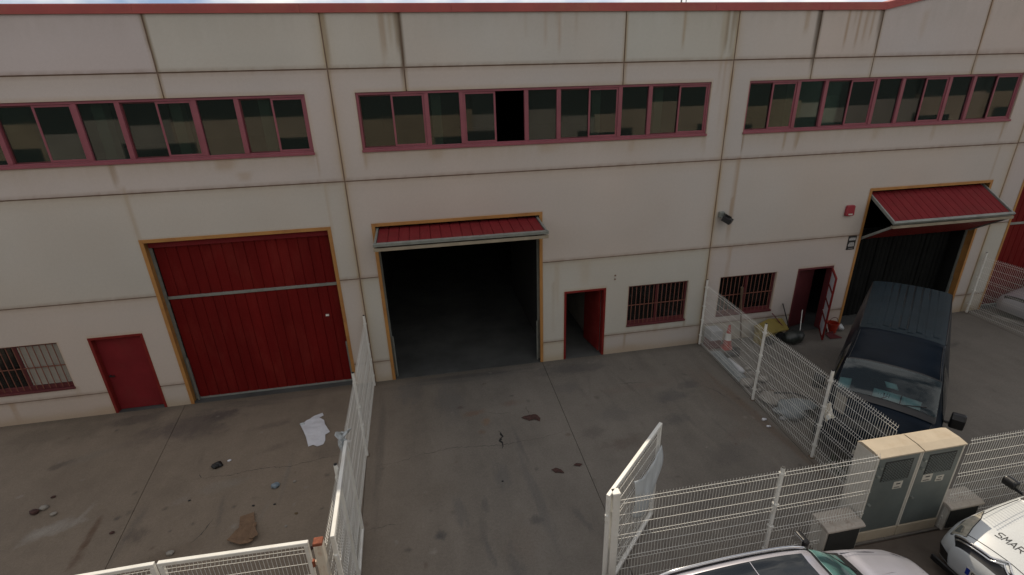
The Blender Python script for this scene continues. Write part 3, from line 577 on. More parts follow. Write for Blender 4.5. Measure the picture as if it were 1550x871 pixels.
barred(*WIN[0], MT['maroon'], blind=(-9.85, -9.0))
barred(*WIN[1], MT['maroon']); barred(*WIN[2], MT['maroon'])
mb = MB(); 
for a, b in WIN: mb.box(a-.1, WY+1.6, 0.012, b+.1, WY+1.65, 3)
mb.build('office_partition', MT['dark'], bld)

# ---- overhead doors: ochre frame part > plank, rail, guide
PL = {}
def plank_mesh(w, L):
    """one ribbed sheet-steel plank in its own plane: x across, z along, y depth (front at -y)"""
    key = (round(w, 3), round(L, 3))
    if key not in PL:
        mb = MB(); h = w/2; pr = [(-h, 0.020), (-h+.014, 0.0), (-h*.4, -0.002), (0, -0.0005), (h*.4, -0.002), (h-.014, 0.0), (h, 0.020)]
        mb.grid([[(x, y, 0) for x, y in pr], [(x, y, L) for x, y in pr]]); PL[key] = mb
    return PL[key]
def door_frame(x0, x1):
    mb = MB(); y0, y1 = WY-0.012, WY+0.23; w = 0.072
    mb.box(x0-.012, y0, 0.0, x0+w, WY-.002, DTOP+.012); mb.box(x1-w, y0, 0.0, x1+.012, WY-.002, DTOP+.012); mb.box(x0+w, y0, DTOP-w, x1-w, WY-.002, DTOP+.012)
    mb.box(x0+.003, WY-.002, 0.0, x0+.03, y1, DTOP-.03); mb.box(x1-.03, WY-.002, 0.0, x1-.003, y1, DTOP-.03); mb.box(x0+.003, WY-.002, DTOP-.03, x1-.003, y1, DTOP-.003)
    fr = mb.build('overhead_door', MT['yellow'], bld, bevel=0.004)
    for s, x in ((1, x0+.03), (-1, x1-.03)):
        g = MB(); g.box(min(x, x+s*.07), WY+.205, 0.012, max(x, x+s*.07), WY+.235, DTOP-.04); g.box(min(x+s*.02, x+s*.05), WY+.198, .012, max(x+s*.02, x+s*.05), WY+.205, DTOP-.05); g.build('guide_rail', MT['galv'], fr)
        g = MB(); g.box(min(x+s*.071, x+s*.11), WY+.14, .012, max(x+s*.071, x+s*.11), WY+.19, 1.25); g.build('counterweight_cover', MT['galv'], fr)
    return fr
def leaf(fr, A, B, x0, x1, m, n=16, inset=.035):
    """a door section hung between line A (y,z) at its top and line B at its foot; planks run from A to B. the root sits at (0,WY,0)"""
    A = Vector((0, A[0]-WY, A[1])); B = Vector((0, B[0]-WY, B[1])); L = (A-B).length; d = (A-B)/L; ang = math.atan2(-d.y, d.z)
    w = (x1-x0)/n; me = None; base = plank_mesh(w, L)
    key = ('me', round(w, 3), round(L, 3), m.name)
    if key not in PL: PL[key] = base.mesh('plank', m)
    for i in range(n):
        share('plank', PL[key], (x0+(i+.5)*w, B.y, B.z), fr, (ang, 0, 0))
    # backing sheet so that no light leaks
    b = MB(); b.box(x0, .018, .01, x1, .035, L-.01); o = b.build('backing_sheet', m, fr, local=True); o.location = (0, B.y, B.z); o.rotation_euler = (ang, 0, 0)
def rail(fr, p, x0, x1, h, t, ang, m):
    b = MB(); b.box(x0, -t/2, -h/2, x1, t/2, h/2); o = b.build('rail', m, fr, local=True, bevel=.004); o.location = (0, p[0]-WY, p[1]); o.rotation_euler = (ang, 0, 0); return o
def stile(fr, A, B, x, w, t, m):
    b = MB(); b.bar((x, A[0]-WY, A[1]), (x, B[0]-WY, B[1]), w, t); b.build('edge_stile', m, fr, local=True)
for k in (0, 3):
    a, b = DOORS[k]; fr = door_frame(a, b); i0, i1 = a+.115, b-.115
    leaf(fr, (WY+.225, 4.17), (WY+.225, 2.93), i0, i1, MT['red']); leaf(fr, (WY+.225, 2.86), (WY+.225, 0.05), i0, i1, MT['red'])
    rail(fr, (WY+.218, 2.895), i0, i1, .072, .05, 0, MT['galv']); rail(fr, (WY+.222, .03), i0, i1, .045, .05, 0, MT['galv'])
    x = MB(); x.box(i0-.05, WY+.15, 4.18, i1+.05, WY+.22, DTOP-.035); x.build('door_top_strip', MT['redlight'], fr)  # lighter red strip across the top of the door
    if k == 0:
        x = MB(); x.box(-2.86, WY+.196, 2.02, -2.78, WY+.207, 2.07); x.build('lock_plate', MT['white'], fr)
def folding(k, yo, zo, low_end):
    a, b = DOORS[k]; fr = door_frame(a, b); i0, i1 = a+.10, b-.10
    T = (WY+.17, 4.27); O = (yo, zo); d = Vector((0, O[0]-T[0], O[1]-T[1])).normalized(); ang = math.atan2(d.y, -d.z)
    leaf(fr, T, (yo+.03, zo+.01), i0+.045, i1-.045, MT['redlight'])
    for x in (i0+.02, i1-.02): stile(fr, (T[0], T[1]+.0), (yo, zo), x, .045, .075, MT['galv'])
    # the outer rail lies on the section's edge; the second rail below it belongs to the folded lower section
    rail(fr, (yo, zo), i0-.02, i1+.02, .085, .075, ang, MT['galv'])
    rail(fr, (yo+.012, zo-.115), i0-.02, i1+.02, .075, .085, 0, MT['galvtan'])
    A = (yo+.04, zo-.125); leaf(fr, A, low_end, i0+.045, i1-.045, MT['redframe'])
    for x in (i0+.02, i1-.02): stile(fr, A, low_end, x, .045, .07, MT['galv'])
    return fr
f2 = folding(1, 11.0, 4.16, (WY+1.5, 3.85))
f3 = folding(2, 11.12, 3.60, (WY+.12, 2.86))
n = 22
cm = None
for i in range(n):
    a, b = DOORS[2]; w = (b-a-.24)/n; x = a+.12+(i+.5)*w
    if cm is None:
        m = MB(); m.grid([[(u*w*.5, -0.035*math.cos(u*1.5), zz) for u in np.linspace(-1, 1, 7)] for zz in (0, 2.98)]); cm = m.mesh('curtain_strip', MT['curtain'], (0, 0, 0), True)
    share('curtain_strip', cm, (x, .62+random.uniform(-.012, .012), .02), f3, (0, 0, random.uniform(-.12, .12)))
m = MB(); m.box(DOORS[2][0]+.1, WY+.68, .012, DOORS[2][1]-.1, WY+.70, 3.0); m.build('curtain_backing', MT['black'], f3)

# ---- entrance doors
def man_frame(x0, x1, name, m):
    mb = MB(); y0, y1 = WY-.008, WY+.19; w = .055
    mb.box(x0-.008, y0, 0, x0+w, y1, MTOP+.008); mb.box(x1-w, y0, 0, x1+.008, y1, MTOP+.008); mb.box(x0+w, y0, MTOP-w, x1-w, y1, MTOP+.008)
    return mb.build(name, m, bld, bevel=.004)
fr = man_frame(*MAN[0], 'entrance_door', MT['redframe'])
x0, x1 = MAN[0]; m = MB(); m.box(x0+.057, WY+.12, .025, x1-.057, WY+.16, MTOP-.058); m.build('door_leaf', MT['redlight'], fr, bevel=.004)
m = MB(); m.box(x0+.10, WY+.065, 1.0, x0+.22, WY+.085, 1.03); m.box(x0+.10, WY+.085, 0.99, x0+.13, WY+.12, 1.04); m.build('door_handle', MT['black'], fr)
fr = man_frame(*MAN[1], 'entrance_door', MT['redframe'])
x0, x1 = MAN[1]; m = MB(); m.bar((x1-.085, WY+.20, 1.05), (x1-.22, WY+1.12, 1.05), .04, 2.0); tag(m.build('door_leaf', MT['redframe'], fr), 'red leaf swung open inwards')
fr = man_frame(*MAN[2], 'entrance_door', MT['maroon'])
x0, x1 = MAN[2]
m = MB(); m.bar((x0+.07, WY+.22, 1.05), (x0+.95, WY+.44, 1.05), .04, 2.02); tag(m.build('inner_leaf', MT['maroon'], fr), 'dark red solid leaf swung open inwards')
# outward red lattice leaf, hinge (11.90, 12.0) to tip (11.38, 11.25)
H = Vector((11.90, 11.96, 0)); T = Vector((11.38, 11.24, 0)); d = (T-H).normalized(); Lf = (T-H).length
m = MB()
def at(t, z): p = H + d*(Lf*t); return (p.x, p.y, z)
m.bar(at(0, .06), at(0, 2.06), .05, .045, d); m.bar(at(1, .06), at(1, 2.06), .05, .05, d)
for z in (.085, .62, 1.10, 1.56, 2.04): m.bar(at(0.02, z), at(.98, z), .045, .05 if z not in (.085, 2.04) else .06)
lf = m.build('lattice_leaf', MT['redframe'], fr, bevel=.004); tag(lf, 'red framed leaf swung outwards with four pale panels')
for za, zb in ((.12, .59), (.65, 1.07), (1.13, 1.53), (1.59, 2.0)):
    m = MB(); m.bar(at(.04, (za+zb)/2), at(.95, (za+zb)/2), .008, zb-za); m.build('leaf_panel', MT['sheet'], fr)

# ---- things fixed to the wall
t = thing('floodlight', 'small black floodlight on a grey bracket high on the wall right of the joint', 'floodlight', (7.93, WY, 4.0))
m = MB(); m.box(7.86, WY-.10, 3.92, 8.02, WY, 4.08); m.build('bracket_box', MT['galv'], t, bevel=.015)
m = MB(); m.bar((7.96, WY-.12, 3.93), (8.10, WY-.30, 3.83), .20, .15, (0.3, -.3, 1)); m.build('lamp_head', MT['black'], t, bevel=.012)
for k in range(4):
    m = MB(); m.bar((7.98+.03*k, WY-.13-.035*k, 4.03-.02*k), (8.0+.03*k, WY-.135-.035*k, 4.03-.02*k), .20, .03); m.build('cooling_fin', MT['black'], t)
m = MB(); m.tube([(7.92, WY-.10, 3.96), (7.92, WY-.17, 3.90), (7.97, WY-.19, 3.88)], .015, 6); m.build('arm', MT['galv'], t)
t = thing('alarm_box', 'red plastic alarm box on the wall left of the raised red door', 'alarm box', (12.03, WY, 3.83))
m = MB(); m.poly([(11.89, WY, 3.70), (11.92, WY, 3.67), (12.15, WY, 3.67), (12.17, WY, 3.70), (12.16, WY, 3.95), (12.13, WY, 3.98), (11.93, WY, 3.98), (11.90, WY, 3.95)], (0, -1, 0), .08); m.build('cover', MT['alarm'], t, bevel=.012, seg=2)
m = MB(); m.box(11.97, WY-.084, 3.70, 12.11, WY-.081, 3.74); m.build('label_strip', MT['paper'], t)
t = thing('wall_sign', 'small black notice with white print beside the ochre door frame', 'sign', (12.37, WY, 2.8))
m = MB(); m.box(12.24, WY-.014, 2.60, 12.51, WY, 3.03); m.build('board', MT['signblack'], t)
m = MB()
for (a, b, z0, z1) in ((12.27, 12.48, 2.895, 2.955), (12.30, 12.47, 2.96, 2.975), (12.30, 12.46, 2.80, 2.825), (12.28, 12.47, 2.765, 2.79), (12.27, 12.48, 2.73, 2.755), (12.28, 12.47, 2.705, 2.72), (12.31, 12.45, 2.64, 2.65)):
    x = a
    while x < b-.01:
        w = random.uniform(.015, .05); m.box(x, WY-.0175, z0, min(b, x+w), WY-.0145, z1); x += w + .008
m.build('printed_text', MT['signwhite'], t)
t = thing('roof_antenna', 'thin dark aerial rising behind the red coping of the middle unit', 'antenna', (6.53, 12.6, 8.7))
m = MB(); m.tube([(6.53, 12.6, 8.6), (6.55, 12.6, 10.2)], .02, 6); m.build('mast', MT['galv'], t)
m = MB(); m.tube([(6.40, 12.6, 9.42), (6.70, 12.6, 9.42)], .012, 5); m.tube([(6.66, 12.6, 9.2), (6.66, 12.6, 9.7)], .012, 5); m.build('aerial_arm', MT['galv'], t)
t = thing('wall_vent', 'pair of tiny pipe stubs in the wall above the middle unit window', 'vent', (4.96, WY, 2.42))
for z in (2.48, 2.37):
    m = MB(); m.cyl((4.96, WY-.03, z), .022, .03, 10, 'y'); m.build('pipe_stub', MT['sealant'], t)

# ------------------------------------------------------------------ fences and gates
def wire_panel(a, b, z0, z1, folds, singles, side=1.0, pitch=0.05, stub=.03):
    """welded mesh with pressed V folds, between ground points a and b"""
    a = Vector((a[0], a[1], 0)); b = Vector((b[0], b[1], 0)); L = (b-a).length; d = (b-a)/L; nrm = Vector((-d.y, d.x, 0))*side
    prof = [(z0, 0)]
    for f in sorted(folds): prof += [(f-.045, 0), (f, .028), (f+.045, 0)]
    prof.append((z1+stub, 0)); mb = MB(); n = int(L/pitch)
    for i in range(n+1):
        p = a + d*((L-n*pitch)/2 + i*pitch)
        mb.tube([p + nrm*o + Vector((0, 0, z)) for z, o in prof], .0034, 3, False)
    for z in list(singles) + [f+s for f in folds for s in (-.035, .035)]:
        o = nrm*.004 if z in singles else nrm*.008
        mb.tube([a+o+Vector((0, 0, z)), b+o+Vector((0, 0, z))], .0034, 4, False)
    return mb
FOLDS = [.23, .705, 1.155, 1.83]; SING = [.05, .475, .94, 1.385, 1.58]
def fence(name, label, posts, closed_panels, ext=None, ztop=2.1, dz=0.06, cap=True, side=1.0, group='white mesh fences round the yards'):
    t = thing(name, label, 'fence', (posts[0][0], posts[0][1], 0), group=group)
    for p in posts:
        m = MB(); m.tube([(p[0], p[1], 0), (p[0], p[1], ztop)], .030, 12, False); po = m.build('post', MT['white'], t, smooth=True)
        m = MB(); m.box(p[0]-.05, p[1]-.05, .001, p[0]+.05, p[1]+.05, .010); m.build('foot_plate', MT['wood'], po)
        m = MB(); m.cyl((p[0], p[1], ztop), .026, .008, 10); m.build('post_cap', MT['black'], po)
        m = MB()
        for z in (.3, .8, 1.25, 1.85): m.box(p[0]-.036, p[1]-.036, z, p[0]+.036, p[1]+.036, z+.03)
        m.build('clip', MT['white'], po)
    for a, b in closed_panels:
        o = wire_panel(a, b, .03, 1.88+dz, [f+dz for f in FOLDS], [s+dz for s in SING], side).build('wire_mesh', MT['wire'], t); o['kind'] = 'stuff'
    return t
FA = [(-1.86, 11.81), (-1.80, 8.99), (-1.745, 6.30)]
fence('mesh_fence', 'white mesh fence between the closed red door and the open dark doorway', FA, [(FA[0], FA[1]), (FA[1], FA[2]), (FA[2], (-1.72, 5.02))], side=1)
FB = [(7.76, 11.93), (7.53, 9.03), (7.44, 6.94)]
t = fence('mesh_fence', 'white mesh fence between the middle yard and the yard with the van', FB, [(FB[0], FB[1]), (FB[1], FB[2]), (FB[2], (7.37, 5.42))], side=-1)
FC = [(4.86, 4.95)]
fence('mesh_fence', 'white mesh street fence from the open gate post to the tall cabinets', FC, [((2.28, 4.95), (4.83, 4.95)), ((4.89, 4.95), (6.55, 4.95))], dz=.02, ztop=1.98, side=-1)
FD = [(10.75, 4.95), (13.3, 4.95)]
fence('mesh_fence', 'white mesh street fence right of the tall cabinets beside the white car', FD, [((8.23, 4.95), (10.72, 4.95)), ((10.78, 4.95), (13.27, 4.95))], dz=.02, ztop=1.98, side=-1)
FE = [(17.42, 11.90), (17.25, 9.1), (17.1, 6.3)]
fence('mesh_fence', 'white mesh fence at the right edge in front of the far silver car', FE, [(FE[0], FE[1]), (FE[1], FE[2])], side=-1)

def gate_leaf(name, label, a, b, ztop, mids, group=None, side=1.0):
    t = thing(name, label, 'gate', (a[0], a[1], 0), group=group); av = Vector((a[0], a[1], 0)); bv = Vector((b[0], b[1], 0)); L = (bv-av).length; d = (bv-av)/L; s = .055
    Z = lambda p, z: p + Vector((0, 0, z))
    m = MB(); m.bar(Z(av, ztop-s/2), Z(bv, ztop-s/2), s, s); m.build('top_rail', MT['white'], t, bevel=.005)
    m = MB(); m.bar(Z(av, .07), Z(bv, .07), s, s); m.build('bottom_rail', MT['white'], t, bevel=.005)
    for u in [0] + list(mids) + [1]:
        p = av + d*(s/2 + (L-s)*u); m = MB(); m.bar(Z(p, .0975), Z(p, ztop-s-.001), s*.98, s*.98, d); m.build('stile', MT['white'], t, bevel=.005)
    hm = MT['rust'] if group else MT['white']
    o = wire_panel(av + d*.03, bv - d*.03, .1, ztop-s, [.40, .95, 1.42, ztop-.155], [.2, .65, 1.18, 1.66], side, stub=0).build('wire_mesh', MT['wire'], t); o['kind'] = 'stuff'
    for z in (.35, 1.6):
        p = av; m = MB(); m.cyl((p.x, p.y, z), .028, .10, 8); m.build('hinge', hm, t)
    return t
gate_leaf('gate_leaf', 'closed white gate leaf at the bottom left beside the rusty post', (-1.90, 4.99), (-3.68, 5.05), 2.04, [], 'leaves of the left double gate')
gate_leaf('gate_leaf', 'closed white gate leaf cut off at the lower left frame edge', (-5.50, 5.03), (-3.72, 5.05), 2.04, [], 'leaves of the left double gate')
gate_leaf('gate_leaf', 'open white gate leaf folded back along the left divider fence', (-1.61, 5.02), (-1.69, 6.96), 2.02, [.5])
gr = gate_leaf('gate_leaf', 'open white gate leaf swung inwards with a plastic sheet tied on', (2.09, 4.90), (3.53, 6.23), 2.06, [], side=-1)
def gate_post(x, y, z, m1, m2, label, capm):
    t = thing('gate_post', label, 'post', (x, y, 0))
    m = MB(); m.box(x-.055, y-.055, 0, x+.055, y+.055, z); m.build('shaft', m1, t, bevel=.006)
    m = MB(); m.box(x-.058, y-.058, z, x+.058, y+.058, z+.05 if capm else z+.02); m.build('cap', m2, t, bevel=.008)
    for zz in (.4, 1.65):
        m = MB(); m.box(x-.085, y-.02, zz, x-.057, y+.02, zz+.06); m.build('hinge_lug', m1, t)
gate_post(-1.775, 4.97, 2.0, MT['rustwhite'], MT['rust'], 'square white gate post with a rusty brown top at the lower left', True)
gate_post(2.225, 4.95, 2.04, MT['white'], MT['white'], 'clean square white gate post at the hinge of the sheeted leaf', False)

# plastic sheet tied to the open leaf
A = Vector((2.09, 4.90, 0)); B = Vector((3.53, 6.23, 0)); d = (B-A).normalized(); nn = Vector((d.y, -d.x, 0))
def cloth(name, label, cat, corner, m, nu=22, nv=16, amp=.05, seed=0, group=None):
    """corner(u,v)->Vector ; sagging thin sheet"""
    mb = MB(); P = []
    for i in range(nu+1):
        row = []
        for j in range(nv+1):
            u, v = i/nu, j/nv; p = corner(u, v)
            n = float(vnoise(np.array([u*4.0+seed]), np.array([v*3.0+seed*2]), 50+seed, 3)[0])-.5
            row.append(p + nn*(amp*2*n*math.sin(math.pi*min(1, u+.1))))
        P.append(row)
    mb.grid(P); o = mb.build(name, m, None, smooth=True)
    s = o.modifiers.new('thick', 'SOLIDIFY'); s.thickness = .004
    return tag(o, label, cat, group)
def cs(u, v):
    t = .78 + (1.93-.78)*u                                          # along the leaf
    top = 1.74 - .10*u - .20*math.sin(math.pi*u)*(1-.4*u); bot = 1.05 - .38*math.sin(math.pi*u**.9) - .05*u
    z = bot + (top-bot)*v
    return A + d*t + nn*(.06+.05*math.sin(math.pi*v)) + Vector((0, 0, z))
cloth('plastic_sheet', 'crumpled pale plastic sheet hanging on the open right gate leaf', 'plastic sheet', cs, MT['plastic'], amp=.05, seed=1)
# shredded bag on top of the left open leaf
def bag(name, label, c, r, m, seed, cat='plastic bag', squash=(1, 1, 1), sub=3, rough=.55):
    bm = bmesh.new(); bmesh.ops.create_icosphere(bm, subdivisions=sub, radius=1)
    for v in bm.verts:
        p = v.co; n = float(vnoise(np.array([p.x*1.7+p.z*1.1+seed]), np.array([p.y*1.7-p.z*.9+seed]), 60+seed, 4, .6)[0])
        v.co = p*(1-rough/2 + rough*1.6*(n-.2)); v.co = Vector((v.co.x*r*squash[0], v.co.y*r*squash[1], max(v.co.z, -.92)*r*squash[2]))
    me = bpy.data.meshes.new(name); bm.to_mesh(me); bm.free(); me.materials.append(m); me.polygons.foreach_set('use_smooth', [True]*len(me.polygons))
    o = link(name, me); o.location = c; return tag(o, label, cat)
def tb(u, v):
    a = 2*math.pi*u; r = (.02+.13*v)*(1+.35*math.sin(3*a+1)+.2*math.sin(7*a)); return Vector((-1.74+.35*r*math.cos(a)+.04*math.sin(5*a)*v, 6.98+r*math.cos(a)*.9, 2.06+r*1.15*math.sin(a)-.03*v))
cloth('plastic_bag', 'torn whitish plastic bag snagged on top of the left divider fence', 'plastic bag', tb, MT['plastic'], nu=28, nv=8, amp=.10, seed=3)

# ------------------------------------------------------------------ electric cabinets
def cabinet(x0, x1, label, seedy, stickers):
    t = thing('electric_cabinet', label, 'cabinet', ((x0+x1)/2, 5.16, 0), group='tall cabinets on the street fence'); y0, y1, H_ = 4.965, 5.375, 1.86
    m = MB(); m.box(x0, y0, 0, x1, y1, .22); m.build('plinth', MT['cream'], t, bevel=.008)
    m = MB()
    m.box(x0, y0+.03, .221, x0+.045, y1, H_-.06); m.box(x1-.045, y0+.03, .221, x1, y1, H_-.06); m.box(x0+.045, y1-.03, .221, x1-.045, y1, H_-.06)
    m.box(x0, y0+.005, .222, x0+.03, y0+.03, H_-.06); m.box(x1-.03, y0+.005, .222, x1, y0+.03, H_-.06)
    m.build('carcass', MT['cabside'], t, bevel=.004)
    m = MB(); pr = [(y0-.02, H_-.06), (y0-.02, H_-.035), (y0+.12, H_-.006), (y1-.06, H_), (y1+.01, H_-.05), (y1+.01, H_-.06)]
    m.poly([(x0+.004, y, z) for y, z in pr], (1, 0, 0), x1-x0-.008); m.build('roof_cap', MT['cream'], t, bevel=.006, seg=2)
    m = MB(); m.box(x0+.032, y0+.006, .235, x1-.032, y0+.026, H_-.065); dr = m.build('door', MT['teal'], t, bevel=.004)
    va, vb, z0, z1 = x0+.16, x1-.13, 1.30, 1.70
    m = MB(); m.box(va, y0+.0005, z0, vb, y0+.0055, z1); m.build('vent_panel', MT['vent'], dr)
    m = MB(); rows, cols = 16, 9
    for r in range(rows):
        zz = z0+.012 + r*(z1-z0-.024)/rows
        for c in range(cols):
            w = (vb-va-.02)/cols; xx = va+.01 + (c + (.5 if r % 2 else 0)*.8)*w*.96; m.box(xx, y0-.006, zz, xx+w*.62, y0+.0, zz+.011)
    s = m.build('vent_louvre', MT['teal'], dr); s['kind'] = 'stuff'
    for (sx, sz, w, h) in stickers:
        m = MB(); m.box(sx, y0+.0025, sz, sx+w, y0+.0055, sz+h); st = m.build('sticker', MT['paper'], dr)
        m = MB(); m.box(sx+.02, y0+.0005, sz+.02, sx+w*.8, y0+.0022, sz+.028); m.box(sx+.02, y0+.0005, sz+.036, sx+w*.7, y0+.0022, sz+.042); m.box(sx+w*.3, y0+.0005, sz+h*.6, sx+w*.75, y0+.0022, sz+h*.75); m.build('print', MT['ink'], dr)
    for z in (1.62, 1.45, .85):
        m = MB(); m.cyl((x0+.075, y0-.03, z), .022, .035, 10, 'y'); m.build('lock', MT['galv'], dr)
    return t
c1 = cabinet(6.575, 7.385, 'left tall electric cabinet with pale lid beside the street fence', 0, [(7.02, 1.10, .17, .15)])
c2 = cabinet(7.395, 8.205, 'right tall electric cabinet with two stickers on its door', 1, [(7.56, 1.14, .19, .15), (7.84, 1.10, .15, .12)])
def lowbox(x0, x1, z, y0, label):
    t = thing('meter_box', label, 'meter box', ((x0+x1)/2, y0+.2, 0), group='low boxes either side of the tall cabinets'); y1 = y0+.34
    m = MB(); m.box(x0+.03, y0+.03, 0, x1-.03, y1, z-.06); m.build('body', MT['cabside'], t, bevel=.006)
    m = MB(); m.poly([(x0, y0-.02, z-.07), (x0, y0-.02, z-.03), (x0, y0+.05, z), (x0, y1, z+.01), (x0, y1+.02, z-.04), (x0, y1+.02, z-.07)], (1, 0, 0), x1-x0); m.build('lid', MT['boxtop'], t, bevel=.008)
    m = MB(); m.box(x0+.07, y0+.005, .06, x1-.07, y0+.029, z-.09); m.build('door', MT['vent'], t, bevel=.004)
lowbox(5.83, 6.53, .62, 4.83, 'low stained box left of the tall cabinets behind the silver car')
lowbox(8.23, 8.92, .56, 4.86, 'low stained box right of the tall cabinets with open front')

# ------------------------------------------------------------------ car bodies as smooth surfaces
def crom(p0, p1, p2, p3, t): return 0.5*((2*p1) + (p2-p0)*t + (2*p0-5*p1+4*p2-p3)*t*t + (3*p1-p0-3*p2+p3)*t*t*t)
class Surf:
    """control net: stations (x, [(y,z)...] from sill to roof centre); u along stations, v up the profile"""
    def __init__(s, st, tens=1.0): s.C = np.array([[(x, y, z) for y, z in pr] for x, pr in st], float); s.nu, s.nv = s.C.shape[:2]
    def ev(s, u, v, side=1):
        u = min(max(u, 0), s.nu-1-1e-6); v = min(max(v, 0), s.nv-1-1e-6); i = int(u); j = int(v); a = u-i; b = v-j
        rows = []
        for di in (-1, 0, 1, 2):
            k = min(max(i+di, 0), s.nu-1); r = s.C[k]
            def g(q):
                if q < 0: return 2*r[0]-r[1]
                if q >= s.nv: m = r[2*(s.nv-1)-q].copy(); m[1] = -m[1]; return m     # mirror over the centre line
                return r[q]
            rows.append(crom(g(j-1), g(j), g(j+1), g(j+2), b))
        p = crom(rows[0], rows[1], rows[2], rows[3], a)
        # linear lengthwise position keeps stations from overshooting
        p[0] = (1-a)*s.C[i, 0, 0] + a*s.C[min(i+1, s.nu-1), 0, 0]
        p[1] *= side; return Vector(p)
    def normal(s, u, v, side=1):
        e = .02; a = s.ev(u+e, v, side)-s.ev(u-e, v, side); b = s.ev(u, v+e, side)-s.ev(u, v-e, side); n = a.cross(b)
        if n.length < 1e-9: return Vector((0, 0, 1))
        p = s.ev(u, v, side); c = Vector((p.x, 0, .55)); i = min(int(u), s.nu-1)
        if i <= 0: c.x = s.C[1, 0, 0]
        if i >= s.nu-2: c.x = s.C[-2, 0, 0]
        n.normalize(); return n if n.dot(p-c) > 0 else -n
    def body(s, fu=6, fv=5):
        mb = MB(); NU = (s.nu-1)*fu; NV = (s.nv-1)*fv
        for side in (1, -1): mb.grid([[s.ev(i/fu, j/fv, side) for j in range(NV+1)] for i in range(NU+1)])
        for e in (0, s.nu-1):                                    # end caps
            ring = [s.ev(e, j/fv, 1) for j in range(NV+1)] + [s.ev(e, j/fv, -1) for j in range(NV, -1, -1)]
            mb.add(ring, [tuple(range(len(ring)))])
        b = [s.ev(i/fu, 0, 1) for i in range(NU+1)]; c = [s.ev(i/fu, 0, -1) for i in range(NU+1)]; mb.grid([b, c])
        return mb
    def patch(s, q, off, n=10, m=10, sides=(1, -1), mb=None):
        """q: four (u,v) corners, going round; sits off metres proud"""
        mb = mb or MB()
        for side in sides:
            P = []
            for i in range(n+1):
                row = []
                for j in range(m+1):
                    a, b = i/n, j/m
                    u = (q[0][0]*(1-a)+q[1][0]*a)*(1-b) + (q[3][0]*(1-a)+q[2][0]*a)*b; v = (q[0][1]*(1-a)+q[1][1]*a)*(1-b) + (q[3][1]*(1-a)+q[2][1]*a)*b
                    row.append(s.ev(u, v, side) + s.normal(u, v, side)*off)
                P.append(row)
            mb.grid(P)
        return mb
    def across(s, u0, u1, vl0, vl1, off, n=8, m=24):
        """patch over both sides, from v limits vl0 (at u0) and vl1 (at u1) across the centre line"""
        mb = MB(); P = []
        for i in range(n+1):
            a = i/n; u = u0*(1-a)+u1*a; vl = vl0*(1-a)+vl1*a; row = []
            for j in range(m+1):
                w = -1+2*j/m; side = 1 if w >= 0 else -1; v = (s.nv-1) - abs(w)*((s.nv-1)-vl)
                row.append(s.ev(u, v, side) + s.normal(u, v, side)*off)
            P.append(row)
        mb.grid(P); return mb
    def line(s, uv, off, r, sides=(1, -1), n=5, mb=None):
        mb = mb or MB()
        for side in sides: mb.tube([s.ev(u, v, side) + s.normal(u, v, side)*off for u, v in uv], r, n)
        return mb
def weld(o, d=.0006):
    bm = bmesh.new(); bm.from_mesh(o.data); bmesh.ops.remove_doubles(bm, verts=bm.verts[:], dist=d); bmesh.ops.recalc_face_normals(bm, faces=bm.faces[:]); bm.to_mesh(o.data); bm.free(); return o
def wheel(t, x, y, r, w=.2):
    s = 1 if y > 0 else -1
    m = MB(); N = 28
    pr = [(-w/2, r*.66), (-w/2, r*.9), (-w/2+.03, r), (w/2-.03, r), (w/2, r*.9), (w/2, r*.66)]
    m.grid([[(x+rr*math.cos(2*math.pi*k/N), y+yy, r+rr*math.sin(2*math.pi*k/N)) for yy, rr in pr] for k in range(N+1)])
    wo = weld(m.build('wheel', MT['rubber'], t, smooth=True, local=True), .002)
    m = MB(); m.cyl((x, y+s*(w/2-.05)-.015, r), r*.66, .03, 24, 'y'); m.build('rim', MT['rim'], wo, local=True)
    for k in range(5):
        a = 2*math.pi*k/5; m = MB(); m.bar((x, y+s*(w/2-.02), r), (x+r*.62*math.cos(a), y+s*(w/2-.025), r+r*.62*math.sin(a)), .05, .02, (0, s, 0)); m.build('spoke', MT['rim'], wo, local=True)
    m = MB(); m.cyl((x, y-s*.02 - .001, r*1.05), r*1.13, .004, 24, 'y'); m.build('wheel_arch', MT['cartrim'], t, local=True).location = (0, 0, 0)
def mirror(t, x, y, z, m, s, fwd=1, sc=1.0, tall=1.0):
    k = sc*tall
    mb = MB(); mb.poly([(x-.05*sc, y, z-.08*k), (x+.06*fwd*sc, y, z-.06*k), (x+.08*fwd*sc, y, z+.04*k), (x+.03*fwd*sc, y, z+.09*k), (x-.05*sc, y, z+.09*k)], (0, s, 0), .20*sc); o = mb.build('door_mirror', m, t, local=True, bevel=.03*sc, seg=3)
    mb = MB(); mb.tube([(x, y-s*.10*sc, z-.05*sc), (x, y+s*.05*sc, z-.05*sc)], .025*sc, 6); mb.build('mirror_arm', MT['cartrim'], t, local=True)
    mb = MB(); mb.box(x-.054*sc, min(y+s*.02*sc, y+s*.18*sc), z-.06*sc, x-.0505*sc, max(y+s*.02*sc, y+s*.18*sc), z+.075*sc); mb.build('mirror_glass', MT['chrome'], o, local=True)
    return o

